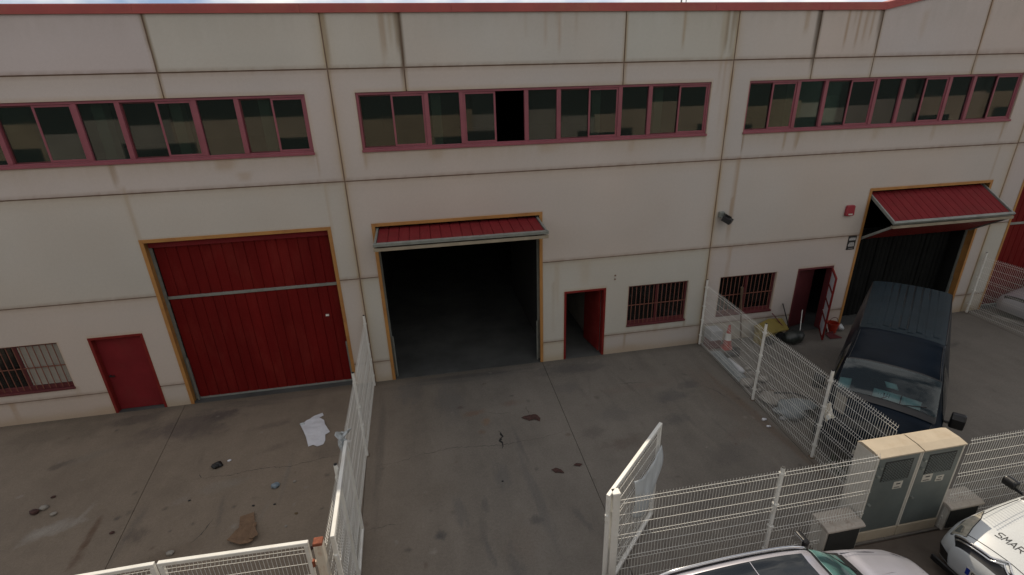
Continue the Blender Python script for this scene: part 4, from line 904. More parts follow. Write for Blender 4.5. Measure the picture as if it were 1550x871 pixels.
# ---- navy van
VH = math.atan2(-.637, -.771)
van = thing('van', 'dark navy high-roofed van parked nose towards the street fence', 'van', (9.66, 7.63, 0), VH)
V_ = Surf([(-3.64, [(.86, .38), (.90, .70), (.92, 1.20), (.87, 1.75), (.80, 2.08), (.76, 2.15), (.42, 2.19), (0, 2.20)]),
 (-3.52, [(.92, .33), (.96, .70), (.97, 1.20), (.91, 1.75), (.835, 2.12), (.775, 2.205), (.42, 2.245), (0, 2.255)]),
 (-2.6, [(.94, .30), (.98, .70), (.99, 1.20), (.91, 1.75), (.82, 2.13), (.76, 2.215), (.42, 2.255), (0, 2.265)]),
 (-1.3, [(.94, .30), (.99, .70), (.99, 1.20), (.90, 1.75), (.79, 2.13), (.73, 2.215), (.41, 2.26), (0, 2.27)]),
 (-0.08, [(.94, .30), (.99, .70), (.99, 1.20), (.89, 1.75), (.765, 2.12), (.70, 2.205), (.40, 2.25), (0, 2.26)]),
 (0.06, [(.94, .30), (.99, .70), (.99, 1.20), (.89, 1.74), (.76, 2.08), (.695, 2.15), (.40, 2.195), (0, 2.205)]),
 (0.45, [(.94, .30), (.99, .70), (.98, 1.20), (.89, 1.64), (.78, 1.91), (.71, 1.975), (.42, 2.03), (0, 2.045)]),
 (0.84, [(.94, .30), (.99, .70), (.975, 1.19), (.90, 1.50), (.81, 1.72), (.74, 1.775), (.44, 1.825), (0, 1.84)]),
 (1.36, [(.94, .30), (.985, .70), (.95, 1.10), (.90, 1.19), (.84, 1.23), (.76, 1.26), (.44, 1.30), (0, 1.315)]),
 (1.62, [(.92, .30), (.965, .68), (.92, 1.02), (.86, 1.10), (.79, 1.14), (.70, 1.165), (.42, 1.20), (0, 1.215)]),
 (1.85, [(.86, .30), (.90, .60), (.87, .86), (.81, .96), (.74, 1.00), (.65, 1.03), (.38, 1.07), (0, 1.085)]),
 (1.98, [(.76, .32), (.80, .52), (.76, .70), (.71, .79), (.65, .84), (.57, .87), (.33, .90), (0, .915)])])
o = V_.body(5, 4); bo = weld(o.build('body', MT['navy'], van, smooth=True, local=True))
V_.across(1.0, 4.05, 4.75, 4.75, .003, 20, 24).build('roof_skin', MT['navyroof'], van, smooth=True, local=True)
# roof ribs
for k in range(9):
    v0 = 5.35 + 0.0
    y = -.62 + 1.24*k/8; m = MB()
    def rp(x, yy):
        z = 2.265 - .05*(abs(yy)/.72)**2.2 - (.006 if x > -.3 else 0); return Vector((x, yy*(1-.02*(x+3.5)), z))
    xs_ = np.linspace(-3.44, -.30 + (.10 if k % 2 else 0), 12); w = .066
    m.grid([[rp(x, y-w) + Vector((0, 0, -.006)), rp(x, y-w*.80) + Vector((0, 0, .018)), rp(x, y+w*.80) + Vector((0, 0, .018)), rp(x, y+w) + Vector((0, 0, -.006))] for x in xs_])
    m.build('roof_rib', MT['navyroof'], van, local=True)
    if k < 8:
        m = MB(); m.tube([rp(x, y+.0775) + Vector((0, 0, .002)) for x in np.linspace(-3.40, -.36 + (.10 if k % 2 else 0), 10)], .0085, 4); m.build('groove_shade', MT['cartrim'], van, local=True)  # dark tubes stand in for the shade in the grooves between ribs
for s in (1, -1):
    m = V_.line([(u, 4.62) for u in np.linspace(1.05, 3.95, 24)], .004, .013, (s,)); m.build('roof_gutter', MT['cartrim'], van, local=True, smooth=True)
    m = V_.line([(u, 4.9) for u in np.linspace(4.6, 7.0, 16)], .003, .008, (s,)); m.build('roof_seam', MT['cartrim'], van, local=True, smooth=True)
# windscreen: black border, glass, dashboard seen through it
V_.across(6.86, 8.16, 4.35, 4.1, .004, 14, 30).build('screen_border', MT['cartrim'], van, smooth=True, local=True)
m = V_.across(6.95, 7.93, 4.72, 4.6, .010, 14, 30); m.build('dashboard', mat('dash_plastic', (.035, .04, .043), .7, 0, .3, 2.5), van, smooth=True, local=True)
m = MB()
for (a, b, c, e, h) in ((-.60, 6.98, 7.55, .45, 0),):
    pass
ws = V_.across(6.95, 7.93, 4.72, 4.6, .038, 14, 30); tag(ws.build('windscreen', MT['carglass'], van, smooth=True, local=True))
V_.across(7.94, 8.30, 4.55, 4.4, .022, 3, 24).build('cowl', MT['cartrim'], van, smooth=True, local=True)
for s, q in ((1, [(7.0, 2.55), (8.0, 2.25), (7.6, 3.6), (6.6, 4.0)]), ):
    for sd in (1, -1): V_.patch([(5.6, 2.25), (7.9, 2.25), (7.05, 3.9), (5.6, 3.9)], .006, 10, 8, (sd,)).build('side_window', MT['darkglass'], van, smooth=True, local=True)
m = MB(); [m.tube([V_.ev(7.97, 6.3-.1*i, 1)*1 + Vector((0, -.42*i, .05)), V_.ev(7.80, 5.4, 1) + Vector((0, -.60*i, .055))], .010, 5) for i in (0, 1)]; m.build('wiper', MT['black'], van, local=True)
mirror(van, 1.02, .99+.06, 1.16, MT['cartrim'], 1, sc=1.1, tall=1.9); mirror(van, 1.02, -.99-.06, 1.16, MT['cartrim'], -1, sc=1.1, tall=1.9)
for sd in (1, -1): V_.patch([(9.25, 2.35), (10.55, 2.15), (10.4, 4.4), (9.1, 3.6)], .008, 10, 10, (sd,)).build('headlight', MT['lamp'], van, smooth=True, local=True)
V_.across(10.2, 11, 4.4, 3.6, .006, 4, 24).build('grille', MT['cartrim'], van, smooth=True, local=True)
m = MB(); m.box(1.96, -.80, .30, 2.06, .80, .52); m.build('bumper', MT['cartrim'], van, local=True, bevel=.05, seg=3)
m = MB(); m.box(2.061, -.26, .36, 2.068, .26, .47); m.build('number_plate', MT['paper'], van, local=True)
for x in (1.25, -2.65):
    for y in (.90, -.90): wheel(van, x, y, .34, .24)
V_.line([(9.0, 4.5), (8.6, 4.62), (8.35, 4.66)], .004, .006).build('bonnet_seam', MT['cartrim'], van, local=True)

def on_van(u, w, off):   # a point over the windscreen: u down the glass, w across (-1..1)
    side = 1 if w >= 0 else -1; v = 7 - abs(w)*2.4; return V_.ev(u, v, side) + V_.normal(u, v, side)*off
MWV = Matrix.Translation((9.66, 7.63, 0)) @ Matrix.Rotation(VH, 4, 'Z')
def dash_paper(label, u0, u1, w0, w1, sk, marks=False):
    m = MB(); P = [[MWV @ on_van(u0+(u1-u0)*i/4, w0+(w1-w0)*j/4 + sk*i/4, .020) for j in range(5)] for i in range(5)]; m.cur = 0; m.grid(P)
    if marks:
        m.cur = 1
        for k in range(5):
            w = w0+(w1-w0)*(.2+.1*k); m.grid([[MWV @ on_van(u0+(u1-u0)*a, w+.006*b+sk*a+random.uniform(-.01, .01), .0215) for b in (0, 1)] for a in (.25, .75)])
    o = m.build('paper_sheet', [MT['dashpaper'], MT['ink']], None, smooth=True); s = o.modifiers.new('thick', 'SOLIDIFY'); s.thickness = .002; s.offset = -1
    return tag(o, label, 'paper', 'papers lying inside the van windscreen')
# image-left is the van's right side (negative w when looking from the front is reversed): the van's +y is image right
dash_paper('pale sheet with scribbled marks at the foot of the van windscreen', 7.66, 7.90, -.18, .22, .0, True)
dash_paper('blank pale sheet beside the scribbled one inside the van windscreen', 7.66, 7.90, .24, .56, .0)
dash_paper('pale sheet in the windscreen corner nearest the mesh fence', 7.55, 7.85, -.92, -.58, .0)
dash_paper('small crumpled clear wrapper higher up on the van dashboard', 7.42, 7.56, -.06, .12, .05)

# ---- silver estate car at the bottom
SX, SY = 2.22, 3.42
sil = thing('estate_car', 'silver estate car with chrome roof rails parked outside the street fence', 'car', (SX, SY, 0), 0)
S_ = Surf([(0.00, [(.68, .42), (.76, .56), (.72, .85), (.62, 1.06), (.33, 1.10), (0, 1.11)]),
 (0.16, [(.83, .32), (.87, .60), (.83, .95), (.655, 1.34), (.36, 1.40), (0, 1.42)]),
 (0.55, [(.87, .27), (.90, .60), (.87, .97), (.655, 1.42), (.37, 1.475), (0, 1.49)]),
 (1.3, [(.88, .25), (.905, .60), (.88, .97), (.66, 1.455), (.37, 1.51), (0, 1.525)]),
 (2.0, [(.88, .25), (.905, .60), (.88, .96), (.655, 1.45), (.37, 1.50), (0, 1.515)]),
 (2.42, [(.88, .25), (.905, .60), (.88, .95), (.64, 1.39), (.36, 1.44), (0, 1.455)]),
 (3.08, [(.88, .25), (.905, .60), (.87, .93), (.74, 1.00), (.42, 1.05), (0, 1.065)]),
 (3.42, [(.88, .25), (.90, .60), (.85, .90), (.70, .965), (.40, 1.00), (0, 1.01)]),
 (3.9, [(.87, .25), (.885, .58), (.81, .83), (.66, .90), (.38, .935), (0, .945)]),
 (4.22, [(.78, .27), (.80, .52), (.72, .72), (.58, .80), (.33, .835), (0, .845)]),
 (4.36, [(.62, .32), (.64, .50), (.57, .62), (.46, .68), (.27, .71), (0, .72)])])
weld(S_.body(6, 5).build('body', MT['silver'], sil, smooth=True, local=True))
S_.across(1.55, 4.55, 3.42, 3.42, .004, 24, 24).build('panoramic_roof', MT['darkglass'], sil, smooth=True, local=True)
m = MB(); q = [S_.ev(3.25, 5-abs(w)*1.55, 1 if w >= 0 else -1) + Vector((0, 0, .006)) for w in np.linspace(-1, 1, 12)]; m.tube(q, .006, 4); m.build('roof_seam', MT['silver'], sil, local=True)
S_.across(4.9, 6.16, 2.9, 2.75, .004, 12, 28).build('screen_border', MT['cartrim'], sil, smooth=True, local=True)
S_.across(5.0, 5.93, 3.12, 3.05, .009, 12, 28).build('dashboard', mat('pale_dashboard', (.52, .62, .60), .6, 0, .3, 3), sil, smooth=True, local=True)
S_.across(5.0, 5.93, 3.12, 3.05, .016, 12, 28).build('windscreen', MT['carglass'], sil, smooth=True, local=True)
S_.across(5.94, 6.25, 3.0, 2.95, .012, 3, 24).build('cowl', MT['cartrim'], sil, smooth=True, local=True)
for sd in (1, -1): S_.patch([(1.1, 2.12), (5.7, 2.1), (4.9, 2.86), (1.5, 2.86)], .004, 20, 6, (sd,)).build('side_window', MT['darkglass'], sil, smooth=True, local=True)
for s in (1, -1):
    m = MB(); pts = [S_.ev(u, 3.0, s) + Vector((0, 0, .02 + .035*min(1, 6*(u-1.0)/4, 6*(5.0-u)/4))) for u in np.linspace(1.0, 5.0, 24)]
    m.tube(pts, .021, 8); m.build('roof_rail', MT['chrome'], sil, smooth=True, local=True)
    m = S_.line([(u, 3.08) for u in np.linspace(.9, 5.0, 24)], .0, .010, (s,)); m.build('roof_gutter', MT['cartrim'], sil, smooth=True, local=True)
    m = S_.line([(6.3, 2.75), (7.3, 2.72), (8.3, 2.78), (9.2, 3.0)], .003, .005, (s,)); m.build('bonnet_seam', MT['cartrim'], sil, local=True)
m = S_.line([(6.35, 4.2), (7.4, 4.05), (8.8, 3.95)], .002, .006); m.build('bonnet_crease', MT['silver'], sil, local=True)
q = [S_.ev(.98, 5-abs(w)*2.2, 1 if w >= 0 else -1) + Vector((0, 0, .002)) for w in np.linspace(-1, 1, 14)]; m = MB(); m.tube(q, .006, 4); m.build('tailgate_seam', MT['cartrim'], sil, local=True)
m = MB(); [m.tube([S_.ev(6.02, 4.0, 1) + Vector((0, -.5*i, .03)), S_.ev(5.75, 3.2, 1) + Vector((-.05, -.65*i, .035))], .010, 5) for i in (0, 1)]; m.build('wiper', MT['black'], sil, local=True)
mirror(sil, 2.72, .93, 1.06, MT['cartrim'], 1); mirror(sil, 2.72, -.93, 1.06, MT['cartrim'], -1)
for sd in (1, -1): S_.patch([(8.9, 2.05), (9.9, 2.0), (9.8, 2.9), (9.0, 2.7)], .006, 10, 10, (sd,)).build('headlight', MT['lamp'], sil, smooth=True, local=True)
S_.across(.55, .98, 3.0, 3.0, .004, 5, 20).build('rear_window', MT['darkglass'], sil, smooth=True, local=True)
for x in (3.55, .80):
    for y in (.82, -.82): wheel(sil, x, y, .32)

# ---- white car at the lower right
wc = thing('hatchback', 'white hatchback with dark lettering on its bonnet at the lower right corner', 'car', (7.48, 3.66, 0), math.pi)
W_ = Surf([(0.04, [(.50, .26), (.54, .42), (.54, .56), (.47, .66), (.28, .70), (0, .715)]),
 (-0.10, [(.73, .20), (.77, .42), (.73, .62), (.60, .745), (.35, .80), (0, .82)]),
 (-0.42, [(.83, .18), (.865, .48), (.83, .715), (.69, .84), (.38, .90), (0, .92)]),
 (-0.85, [(.86, .18), (.885, .50), (.86, .80), (.74, .92), (.41, .98), (0, 1.00)]),
 (-1.25, [(.87, .18), (.89, .50), (.87, .87), (.76, .985), (.42, 1.045), (0, 1.065)]),
 (-1.45, [(.88, .18), (.89, .52), (.87, .91), (.75, 1.05), (.41, 1.11), (0, 1.13)]),
 (-2.15, [(.88, .18), (.89, .55), (.86, .95), (.615, 1.44), (.35, 1.50), (0, 1.515)]),
 (-2.8, [(.88, .18), (.89, .55), (.86, .96), (.625, 1.49), (.35, 1.55), (0, 1.565)]),
 (-3.5, [(.87, .20), (.89, .58), (.85, .97), (.61, 1.45), (.34, 1.51), (0, 1.525)]),
 (-3.85, [(.80, .30), (.84, .60), (.81, .97), (.58, 1.34), (.32, 1.38), (0, 1.39)]),
 (-3.98, [(.68, .38), (.74, .60), (.71, .92), (.52, 1.10), (.28, 1.12), (0, 1.13)])])
weld(W_.body(6, 5).build('body', MT['carwhite'], wc, smooth=True, local=True))
W_.across(4.85, 6.12, 2.8, 2.9, .005, 12, 28).build('screen_border', MT['cartrim'], wc, smooth=True, local=True)
W_.across(5.15, 6.0, 3.05, 3.1, .012, 12, 28).build('windscreen', MT['carglass'], wc, smooth=True, local=True)
for sd in (1, -1): W_.patch([(4.6, 2.25), (8.8, 2.15), (8.4, 2.86), (6.0, 2.86)], .005, 16, 6, (sd,)).build('side_window', MT['darkglass'], wc, smooth=True, local=True)
for sd in (1, -1): W_.patch([(.95, 2.40), (2.85, 2.66), (2.35, 3.12), (1.12, 3.42)], .006, 12, 8, (sd,)).build('headlight', MT['lamp'], wc, smooth=True, local=True)
for sd in (1, -1): W_.patch([(1.12, 2.62), (1.62, 2.72), (1.58, 3.0), (1.18, 3.12)], .014, 6, 6, (sd,)).build('headlight_lens', MT['chrome'], wc, smooth=True, local=True)
W_.line([(.95, 2.40), (1.9, 2.53), (2.85, 2.66), (2.35, 3.12), (1.75, 3.27), (1.12, 3.42), (.95, 2.40)], .006, .006).build('headlight_rim', MT['cartrim'], wc, local=True)
W_.line([(2.6, 2.9), (3.2, 2.86), (4.0, 2.84), (4.7, 2.84)], .002, .005).build('bonnet_seam', MT['cartrim'], wc, local=True)
q = [W_.ev(1.35-.12*abs(w), 5-abs(w)*2.15, 1 if w >= 0 else -1) + Vector((0, 0, .003)) for w in np.linspace(-1, 1, 24)]; m = MB(); m.tube(q, .005, 4); m.build('bonnet_edge_seam', MT['cartrim'], wc, local=True)
W_.across(.10, .92, 2.75, 2.75, .006, 8, 28).build('grille', MT['cartrim'], wc, smooth=True, local=True)
for i, (u0, off, uc) in enumerate(((.98, .018, .62), (.72, .022, .30))):
    q = []
    for w in np.linspace(-1, 1, 41):
        k = max(0, 1-abs(w)/.17); uu = u0 - .10*abs(w) + (.32*k if i == 0 else .36*k); v = 5-abs(w)*2.1
        q.append(W_.ev(uu, v, 1 if w >= 0 else -1) + W_.normal(uu, v, 1 if w >= 0 else -1)*off)
    m = MB(); m.tube(q, .016, 8); m.build('chevron_bar', MT['chrome'], wc, smooth=True, local=True)
for sd in (1, -1): W_.patch([(0.0, 0.15), (1.6, 0.15), (1.35, .95), (0.0, 1.1)], .006, 10, 5, (sd,)).build('bumper_trim', MT['cartrim'], wc, smooth=True, local=True)
m = MB(); m.box(.02, -.74, .13, .06, .74, .24); m.build('front_lip', MT['cartrim'], wc, local=True, bevel=.02, seg=2)
m = MB(); m.bar((.052, -.27, .45), (.052, .27, .45), .014, .12); pl = m.build('number_plate', MT['paper'], wc, local=True)
m = MB(); m.bar((.061, -.268, .45), (.061, -.215, .45), .004, .115); m.build('plate_band', MT['euband'], pl, local=True)
def glyphs(strokes, w, r):
    """strokes: polylines in letter space -> list of quads (flat ribbons), butt joined"""
    q = []
    for st in strokes:
        for a, b in zip(st[:-1], st[1:]):
            a = Vector(a); b = Vector(b); d = (b-a).normalized()*r*.9; n = Vector((-d.y, d.x))*(1/.9)
            q.append([a-d-n, b+d-n, b+d+n, a-d+n])
    return q
LET = {'S': [[(.95, 1), (.18, 1), (.02, .85), (.02, .66), (.18, .54), (.80, .46), (.96, .34), (.96, .15), (.80, 0), (.02, 0)]],
       'M': [[(.0, 0), (.12, 1), (.5, .38), (.88, 1), (1, 0)]], 'A': [[(0, 0), (.5, 1), (1, 0)], [(.30, .28), (.78, .28)]],
       'R': [[(.02, 0), (.02, 1), (.78, 1), (.95, .86), (.95, .62), (.78, .48), (.02, .48)], [(.5, .48), (.98, 0)]],
       '5': [[(.9, 1), (.1, 1), (.1, .56), (.75, .56), (.92, .42), (.92, .14), (.75, 0), (.05, 0)]]}
m = MB(); x = 0; lh = .105; lw = .074; gap = .020
for ch in 'SMAR':
    for q in glyphs(LET[ch], 1, .075):
        P = []
        for p in q:
            yy = -.415 + x + p.x*lw; xx = -.44 - p.y*lh     # local car space: lettering reads from the front, left end at the car's +... side
            u = 2 + (-.42-xx)/.43
            side = 1 if yy >= 0 else -1; v = 5 - abs(yy)/.41 if abs(yy) < .41 else 4 - (abs(yy)-.41)/.33
            P.append(W_.ev(u, v, side) + W_.normal(u, v, side)*.004)
        m.add(P, [(0, 1, 2, 3)])
    x += lw + gap
m.build('bonnet_lettering', MT['ink'], wc, local=True)
m = MB()
for q in glyphs(LET['5'], 1, .09): m.add([(.0645, -.19 + p.x*.05, .41+p.y*.08) for p in q], [(0, 1, 2, 3)])
m.build('plate_figure', MT['ink'], pl, local=True)
mirror(wc, -1.62, .98, 1.02, MT['cartrim'], 1); mirror(wc, -1.62, -.98, 1.02, MT['cartrim'], -1)
m = MB(); [m.tube([W_.ev(4.95, 4.2-.4*i, -1) + Vector((0, .5*i, .02)), W_.ev(5.35, 3.4, -1) + Vector((-.02, .7*i, .025))], .012, 5) for i in (0, 1)]; m.build('wiper', MT['black'], wc, local=True)
for xw in (-.72, -3.2):
    for y in (.80, -.80): wheel(wc, xw, y, .31)

# ---- silver car behind the far right fence: same body family, greyer and dirtier
fc = thing('parked_car', 'grey silver car half hidden behind the mesh at the right edge', 'car', (18.0, 10.9, 0), math.radians(176))
F_ = Surf([(-(x), pr) for x, pr in [(-.02, [(.50, .28), (.54, .42), (.54, .56), (.47, .66), (.28, .70), (0, .715)]), (.12, [(.73, .20), (.77, .42), (.73, .62), (.60, .745), (.35, .80), (0, .82)]), (.8, [(.84, .18), (.87, .5), (.84, .76), (.70, .87), (.4, .92), (0, .94)]), (1.4, [(.87, .18), (.89, .5), (.87, .88), (.75, .98), (.42, 1.03), (0, 1.05)]), (2.1, [(.88, .18), (.89, .55), (.86, .92), (.62, 1.38), (.35, 1.43), (0, 1.45)]), (3.2, [(.88, .18), (.89, .55), (.86, .93), (.62, 1.40), (.35, 1.45), (0, 1.47)]), (3.9, [(.86, .22), (.88, .58), (.84, .95), (.62, 1.05), (.36, 1.10), (0, 1.11)]), (4.3, [(.76, .30), (.80, .55), (.76, .88), (.60, .95), (.34, .97), (0, .98)])]])
weld(F_.body(5, 4).build('body', MT['silver'], fc, smooth=True, local=True))
F_.across(3.1, 3.95, 3.0, 3.05, .006, 8, 20).build('windscreen', MT['cartrim'], fc, smooth=True, local=True)
for sd in (1, -1): F_.patch([(3.1, 2.2), (5.7, 2.15), (5.2, 2.85), (4.0, 2.85)], .005, 12, 6, (sd,)).build('side_window', MT['darkglass'], fc, smooth=True, local=True)
for sd in (1, -1): F_.patch([(.9, 1.95), (1.7, 2.15), (1.6, 2.7), (1.0, 2.5)], .006, 10, 10, (sd,)).build('headlight', MT['lamp'], fc, smooth=True, local=True)
F_.across(.1, .8, 2.8, 2.8, .006, 6, 20).build('grille', MT['cartrim'], fc, smooth=True, local=True)
for xw in (-.75, -3.3):
    for y in (.80, -.80): wheel(fc, xw, y, .31)

# ------------------------------------------------------------------ litter on the slabs
def rag(name, label, cat, outline, z, m, crumple=.02, seed=0, thick=.004, n=26, group=None):
    """flat torn sheet with an outline (x,y), crumpled"""
    xs = [p[0] for p in outline]; ys = [p[1] for p in outline]; x0, x1, y0, y1 = min(xs), max(xs), min(ys), max(ys)
    bm = bmesh.new(); vs = [bm.verts.new((p[0], p[1], 0)) for p in outline]; f = bm.faces.new(vs)
    bmesh.ops.triangulate(bm, faces=[f])
    for _ in range(4):
        es = [e for e in bm.edges if e.calc_length() > max(.035, (x1-x0+y1-y0)/n)]
        if not es: break
        bmesh.ops.subdivide_edges(bm, edges=es, cuts=1); bmesh.ops.triangulate(bm, faces=[f for f in bm.faces if len(f.verts) > 3])
    s = 3.0/max(x1-x0, y1-y0)
    for v in bm.verts:
        k = float(vnoise(np.array([v.co.x*s]), np.array([v.co.y*s]), 100+seed, 4, .6)[0]); v.co.z = .006 + crumple*max(0, k-.35)*2
    cx, cy = (x0+x1)/2, (y0+y1)/2
    for v in bm.verts: v.co.x -= cx; v.co.y -= cy
    me = bpy.data.meshes.new(name); bm.to_mesh(me); bm.free(); me.materials.append(m)
    o = link(name, me); o.location = (cx, cy, z); sd = o.modifiers.new('thick', 'SOLIDIFY'); sd.thickness = thick
    return tag(o, label, cat, group)
rag('paper_sheet', 'large torn white sheet lying on the left yard near the fence', 'paper', [(-3.48, 10.41), (-3.42, 10.50), (-3.37, 10.58), (-3.31, 10.60), (-3.25, 10.70), (-3.05, 10.83), (-3.0, 10.71), (-3.09, 10.62), (-2.95, 10.49), (-2.90, 10.30), (-2.74, 10.01), (-2.83, 9.92), (-2.80, 9.72), (-2.82, 9.59), (-2.94, 9.52), (-3.04, 9.6), (-3.14, 9.57), (-3.25, 9.90)], .0, MT['sheet'], .05, 1)
cb = thing('cardboard', 'flattened torn brown cardboard box on the left yard', 'cardboard', (-3.85, 7.45, 0))
for ol, z, c in (([(-4.01, 7.75), (-3.77, 7.80), (-3.66, 7.46), (-3.92, 7.40)], .004, 0), ([(-4.05, 7.19), (-3.90, 7.46), (-3.64, 7.52), (-3.60, 7.10), (-3.66, 7.04), (-3.79, 7.03)], .016, 1), ([(-3.66, 7.44), (-3.58, 7.30), (-3.51, 7.18), (-3.60, 7.12), (-3.70, 7.16)], .026, 2)):
    o = rag('flap', None, None, ol, z, MT['card'], .03, 5+c, .006); o.parent = cb; o.location = (o.location.x+3.85, o.location.y-7.45, z+.02*c+.01); o.rotation_euler = [(.03, -.05, 0), (-.05, .06, .03), (.12, -.22, 0)][c]
rag('rag', 'dark red brown scrap on the middle yard right of the crack', 'rag', [(1.75, 9.55), (1.95, 9.62), (2.12, 9.60), (2.20, 9.45), (2.16, 9.32), (2.05, 9.42), (1.92, 9.40)], .0, MT['ragred'], .03, 11)
rag('rag', 'dark red brown scrap on the middle yard nearer the open gate', 'rag', [(2.02, 7.72), (2.12, 7.76), (2.22, 7.68), (2.25, 7.56), (2.16, 7.60), (2.08, 7.62)], .0, MT['ragred'], .03, 12)
rag('rag', 'small dark scrap touching the slab joint of the middle yard', 'rag', [(2.50, 7.74), (2.58, 7.80), (2.70, 7.74), (2.62, 7.69)], .0, MT['ragred'], .02, 13)
bag('rag', 'small black crumpled rag on the left yard', (-4.96, 9.32, .045), .085, MT['black'], 5, 'rag', (1.1, .9, .55), rough=1.0)
bag('wrapper', 'bluish crushed wrapper on the left yard near the cardboard', (-3.56, 8.44, .04), .065, MT['blue'], 8, 'litter', (1.2, 1, .6), rough=.8)
bag('wrapper', 'tiny pale wrapper beside the corner of the white sheet', (-3.44, 10.43, .03), .045, MT['plastic'], 9, 'litter', (1.2, 1, .6), rough=.7)
def pebble(label, x, y, r, m, seed, name='stone', cat='stone', flat=.7):
    bag(name, label, (x, y, r*flat*.85), r, m, seed, cat, (1.2, .9, flat), 2, .7)
def gp(u, v): pass
STN = [('grey stone with a flat top on the left yard by the pale stain', -7.91, 8.78, .09, MT['stone']), ('dark broken piece beside the grey stone at far left', -8.0, 8.70, .10, MT['ragred']), ('pale stone lying in the whitish stain of the left yard', -7.61, 8.57, .075, MT['stone']),
 ('lump of rubble just behind the left closed gate', -4.96, 7.15, .075, MT['stone']), ('pale crumb of paper near the black rag', -4.76, 9.46, .045, MT['sheet']), ('pale crumb near the bluish wrapper', -3.20, 8.50, .04, MT['stone']), ('yellowish leaf on the left yard near the fence', -2.98, 7.62, .035, MT['leaf']), ('pale crumb below the yellowish leaf', -3.10, 7.35, .03, MT['stone']),
 ('brown chip on the left yard above the grey stone', -7.93, 9.08, .05, MT['ragred']), ('dark chip right of the black rag', -3.85, 8.0, .03, MT['black']), ('dark chip near the cardboard', -3.45, 7.95, .03, MT['black']), ('dark leaf at the slab joint of the left yard', -6.24, 7.85, .05, MT['ragred']), ('dark chip in the middle of the left yard', -5.15, 8.4, .03, MT['black']),
 ('small dark chip on the middle yard', .98, 7.62, .028, MT['black']), ('dark leaf at the foot of the left divider fence', -2.55, 6.75, .05, MT['ragred']), ('white crumb at the base of the left divider fence', -2.25, 9.55, .05, MT['sheet']), ('pale crumb beside the torn white sheet', -2.40, 10.1, .04, MT['stone']), ('white scrap at the foot of the right divider fence', 7.28, 8.25, .06, MT['sheet']), ('second white scrap at the foot of the right divider fence', 7.22, 8.0, .055, MT['sheet'])]
for k, (lb, x, y, r, m) in enumerate(STN): pebble(lb, x, y, r*.75, m, 20+k, *(('stone', 'stone') if m == MT['stone'] else ('scrap', 'litter')), flat=.55)

# ------------------------------------------------------------------ odds and ends in the van yard
t = thing('traffic_cone', 'orange and white traffic cone behind the mesh by the wall', 'traffic cone', (8.42, 11.55, 0))
m = MB(); m.box(8.25, 11.38, 0, 8.59, 11.72, .035); m.build('base', MT['orange'], t, bevel=.01)
for a, b, r0, r1, mm in ((.036, .28, .13, .10, 'orange'), (.28, .50, .10, .068, 'white'), (.50, .75, .068, .03, 'orange')):
    m = MB(); m.tube([(8.42, 11.55, a), (8.42, 11.55, b)], [r0, r1], 18); m.build('cone_band', MT[mm], t, smooth=False)
t = thing('crate', 'white topped dark red crate in the corner by the mesh post', 'crate', (8.05, 11.72, 0))
m = MB(); m.box(7.87, 11.56, 0, 8.23, 11.90, .28); m.build('body', MT['maroon'], t, bevel=.01)
m = MB(); m.box(7.86, 11.55, .281, 8.24, 11.91, .60); m.build('carton', MT['greycard'], t, bevel=.01)
m = MB(); m.bar((7.92, 11.35, .05), (7.78, 9.75, .05), .30, .02); m.bar((7.93, 11.2, .075), (7.80, 9.9, .075), .22, .02); tag(m.build('metal_sheet', MT['greyplank'], None), 'long grey sheet lying along the foot of the mesh', 'metal sheet')
m = MB(); m.tube([(8.05, 10.85, .06), (8.02, 10.55, .07), (7.98, 10.2, .09), (7.97, 10.08, .11)], [.035, .05, .075, .04], 10); tag(m.build('plastic_bottle', MT['sheet'], None, smooth=True), 'long white plastic bottle lying by the mesh', 'bottle')
for k, (x, y, s, rz, lb) in enumerate(((7.78, 9.62, .26, .3, 'broken pale concrete block nearest the bottle by the mesh'), (7.85, 8.95, .30, -.2, 'broken pale concrete block beside the middle mesh post'), (8.3, 9.7, .2, .7, 'small broken concrete block away from the mesh'))):
    o = bag('concrete_block', lb, (x, y, s*.4), s*.62, MT['stone'], 40+k, 'concrete block', (1.2, .85, .6), 2, .5)
for k in range(12):
    x = 7.72 + random.uniform(0, .55); y = 8.1 + k*.2 + random.uniform(-.1, .1); r = random.uniform(.04, .10)
    o = bag('rubble_piece', 'small broken rubble piece in the heap along the right divider fence', (x, y, r*.45), r, MT[random.choice(['stone', 'wood', 'greycard'])], 80+k, 'rubble', (1.2, .9, .6), 2, .7); o['group'] = 'rubble along the right divider fence'
bag('tarpaulin', 'crumpled grey tarpaulin heap behind the mesh', (8.12, 8.35, .12), .36, MT['greyplank'], 51, 'tarpaulin', (1.3, .9, .42), 3, .7)
bag('tarpaulin', 'lighter crumpled sheet heap nearer the van wheel', (7.95, 8.85, .10), .26, MT['stone'], 52, 'tarpaulin', (1.2, 1, .4), 3, .7)
m = MB(); m.tube([(8.0, 8.9, .22), (8.4, 8.75, .25), (8.75, 8.45, .18), (8.6, 8.15, .15), (8.2, 8.1, .22)], .022, 7); tag(m.build('hose', MT['black'], None, smooth=True), 'black hose looped over the grey tarpaulin', 'hose')
m = MB(); m.tube([(8.05, 11.1, .05), (8.4, 11.0, .08), (8.55, 11.2, .12), (8.45, 11.3, .10)], .08, 8); tag(m.build('dark_bundle', MT['black'], None, smooth=True), 'dark bundle on the ground in front of the cone', 'bundle')
t = thing('weed_clump', 'clump of green weeds by the fence in front of the van', 'weed', (7.62, 6.75, 0))
